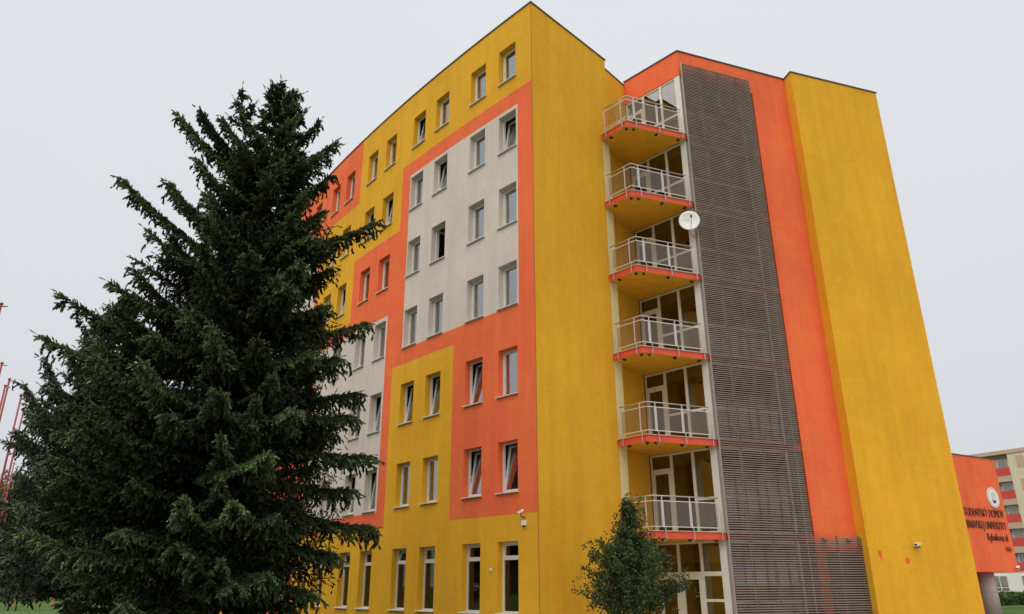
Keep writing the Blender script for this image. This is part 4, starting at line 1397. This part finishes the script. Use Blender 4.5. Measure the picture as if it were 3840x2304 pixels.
# ---- broadleaf trees
def leafy(name, loc, height, crown_base, rad_fn, n_limbs, n_leaves, leaf, seed, mats, label, group=None, trunk_r=0.05, clump=0.22, upright=0.8):
    rg = np.random.default_rng(seed)
    mat_f, mat_b = mats
    root = empty(name, (loc[0], loc[1], 0))
    tag(root, label, 'tree', group)
    tb = MB()
    zt = np.linspace(0, height * 0.97, 10)
    wob = np.cumsum(rg.normal(size=(10, 2)) * 0.012 * height / 4, axis=0)
    tr = np.stack([wob[:, 0], wob[:, 1], zt], -1); tr[0, :2] = 0
    tb.tube(tr, [trunk_r * (1 - 0.92 * i / 9) for i in range(10)], mat_b, 10)
    tb.build('trunk', root, None, True)
    lb = MB()
    anchors = []
    for i in range(n_limbs):
        f = (i + 0.5) / n_limbs
        z = crown_base + (height - crown_base) * 0.93 * f
        az = i * 2.39996 + rg.normal() * 0.3
        Rr = rad_fn(z) * (0.62 + 0.5 * rg.random())
        b = np.array([np.interp(z, zt, tr[:, 0]), np.interp(z, zt, tr[:, 1]), z])
        rise = Rr * upright * (0.5 + 0.7 * rg.random())
        tip = b + np.array([Rr * math.cos(az), Rr * math.sin(az), rise])
        mid = (b + tip) / 2 + np.array([0, 0, -0.10 * Rr])
        pts = np.array([b, mid, tip])
        lb.tube(pts, [trunk_r * 0.3, trunk_r * 0.2, trunk_r * 0.06], mat_b, 5, False)
        for u in np.linspace(0.25, 1.0, max(3, int(Rr / (clump * 0.75)))):
            anchors.append([np.interp(u, [0, .5, 1], pts[:, k]) for k in range(3)] + [clump * (1.15 - 0.6 * u), u])
            # spur twigs
            if rg.random() < 0.6:
                d = rg.normal(size=3) * clump * 1.3
                anchors.append(list(np.array(anchors[-1][:3]) + d) + [clump * 0.55, u])
    lb.build('limbs', root, None, True)
    an = np.array(anchors)
    wgt = an[:, 3] ** 1.5; wgt /= wgt.sum()
    idx = rg.choice(len(an), n_leaves, p=wgt)
    P = an[idx, :3] + rg.normal(size=(n_leaves, 3)) * an[idx, 3:4] * 0.62
    Dv = norm(rg.normal(size=(n_leaves, 3)) + np.array([0, 0, -0.15]))
    Up = norm(rg.normal(size=(n_leaves, 3)) * 0.8 + np.array([0, 0, 1.0]))
    S = norm(np.cross(Dv, Up)); Nn = np.cross(S, Dv)
    ln = leaf * (0.65 + 0.6 * rg.random((n_leaves, 1))); w = ln * 0.36
    b0 = P; tip = P + Dv * ln - Nn * ln * 0.12
    m = P + Dv * ln * 0.45
    l_ = m + S * w + Nn * ln * 0.10; r_ = m - S * w + Nn * ln * 0.10
    V = np.stack([b0, l_, tip, b0, tip, r_], axis=1).reshape(-1, 3)
    tint = np.clip(0.25 + 0.5 * an[idx, 4] * rg.random(n_leaves) + 0.12 * rg.normal(size=n_leaves) + (rg.random(n_leaves) < 0.06) * 0.45, 0, 1)
    link('crown', fast_mesh('crown', V, 3, mat_f, np.repeat(tint, 6)), root)
    return root
M_LEAF = foliage('young_tree_leaves', (0.010, 0.020, 0.008), (0.120, 0.175, 0.055), 0.5, 0.25)
M_LEAFL = foliage('light_leaves', (0.065, 0.10, 0.028), (0.19, 0.27, 0.09), 0.6, 0.3)
M_LEAFD = foliage('hedge_leaves', (0.04, 0.075, 0.02), (0.12, 0.19, 0.06), 0.6, 0.25)
M_BARK2 = bark('smooth_bark', (0.06, 0.05, 0.04), (0.14, 0.115, 0.09), 20)
YB = (3.15, 20.5)
radY = lambda z: float(np.interp(z, [0.6, 1.2, 1.8, 2.4, 3.0, 3.5, 3.85], [1.0, 1.50, 1.40, 0.78, 0.30, 0.13, 0.05]))
leafy('young_tree', YB, 3.88, 0.85, radY, 120, 19000, 0.078, 8, (M_LEAF, M_BARK2), 'small young broadleaf tree with dark leaves below the corner balconies', None, 0.05, 0.125, 0.40)
# light green trees beyond the flagpoles
for i, (x, y, h, r, lab) in enumerate(((-63, 98, 15.5, 5.0, 'light green tree beyond the flagpoles at the left frame edge'),
                                       (-56, 104, 11.0, 5.0, 'light green tree beyond the flagpoles, half hidden by the lower spruce'),
                                       (-68, 101, 10.0, 5.0, 'light green tree beyond the flagpoles, outermost at the left'))):
    leafy('background_tree', (x, y), h, 0.8, (lambda z, h=h, r=r: r * math.sqrt(max(0.05, 1 - (2 * z / h - 0.9) ** 2))), 60, 14000, 0.42, 40 + i, (M_LEAFL, M_BARK2), lab, 'trees beyond the flagpoles', 0.16, 0.95, 0.45)
# low hedge behind the entrance column and a row of shrubs at left
def hedge(name, p, q, w, h, n, leaf, seed, mat, label):
    rg = np.random.default_rng(seed)
    p, q = np.array(p, float), np.array(q, float)
    t, l = unit(p, q); nn = np.array([t[1], -t[0]])
    a = rg.random(n) * l; d = (rg.random(n) - 0.5) * w; z = h * rg.random(n) ** 0.6 * (0.85 + 0.15 * np.sin(a * 1.7))
    P = np.stack([t[0] * a + nn[0] * d, t[1] * a + nn[1] * d, z], -1)
    Dv = norm(rg.normal(size=(n, 3)) + np.array([0, 0, 0.6])); S = norm(np.cross(Dv, rg.normal(size=(n, 3))))
    ln = leaf * (0.6 + 0.7 * rg.random((n, 1)))
    V = np.stack([P - S * ln * 0.3, P + S * ln * 0.3, P + Dv * ln], axis=1).reshape(-1, 3)
    o = link(name, fast_mesh(name, V, 3, mat, np.repeat(rg.random(n), 3)))
    o.location = (p[0], p[1], 0)
    return tag(o, label, 'hedge')
hedge('hedge', (34, 62), (52, 72), 1.6, 0.95, 26000, 0.22, 4, M_LEAFD, 'low green hedge behind the entrance column')
hedge('hedge', (-90, 106), (-40, 112), 2.5, 2.4, 30000, 0.45, 6, M_LEAFL, 'long light green hedge beyond the lawn at left')
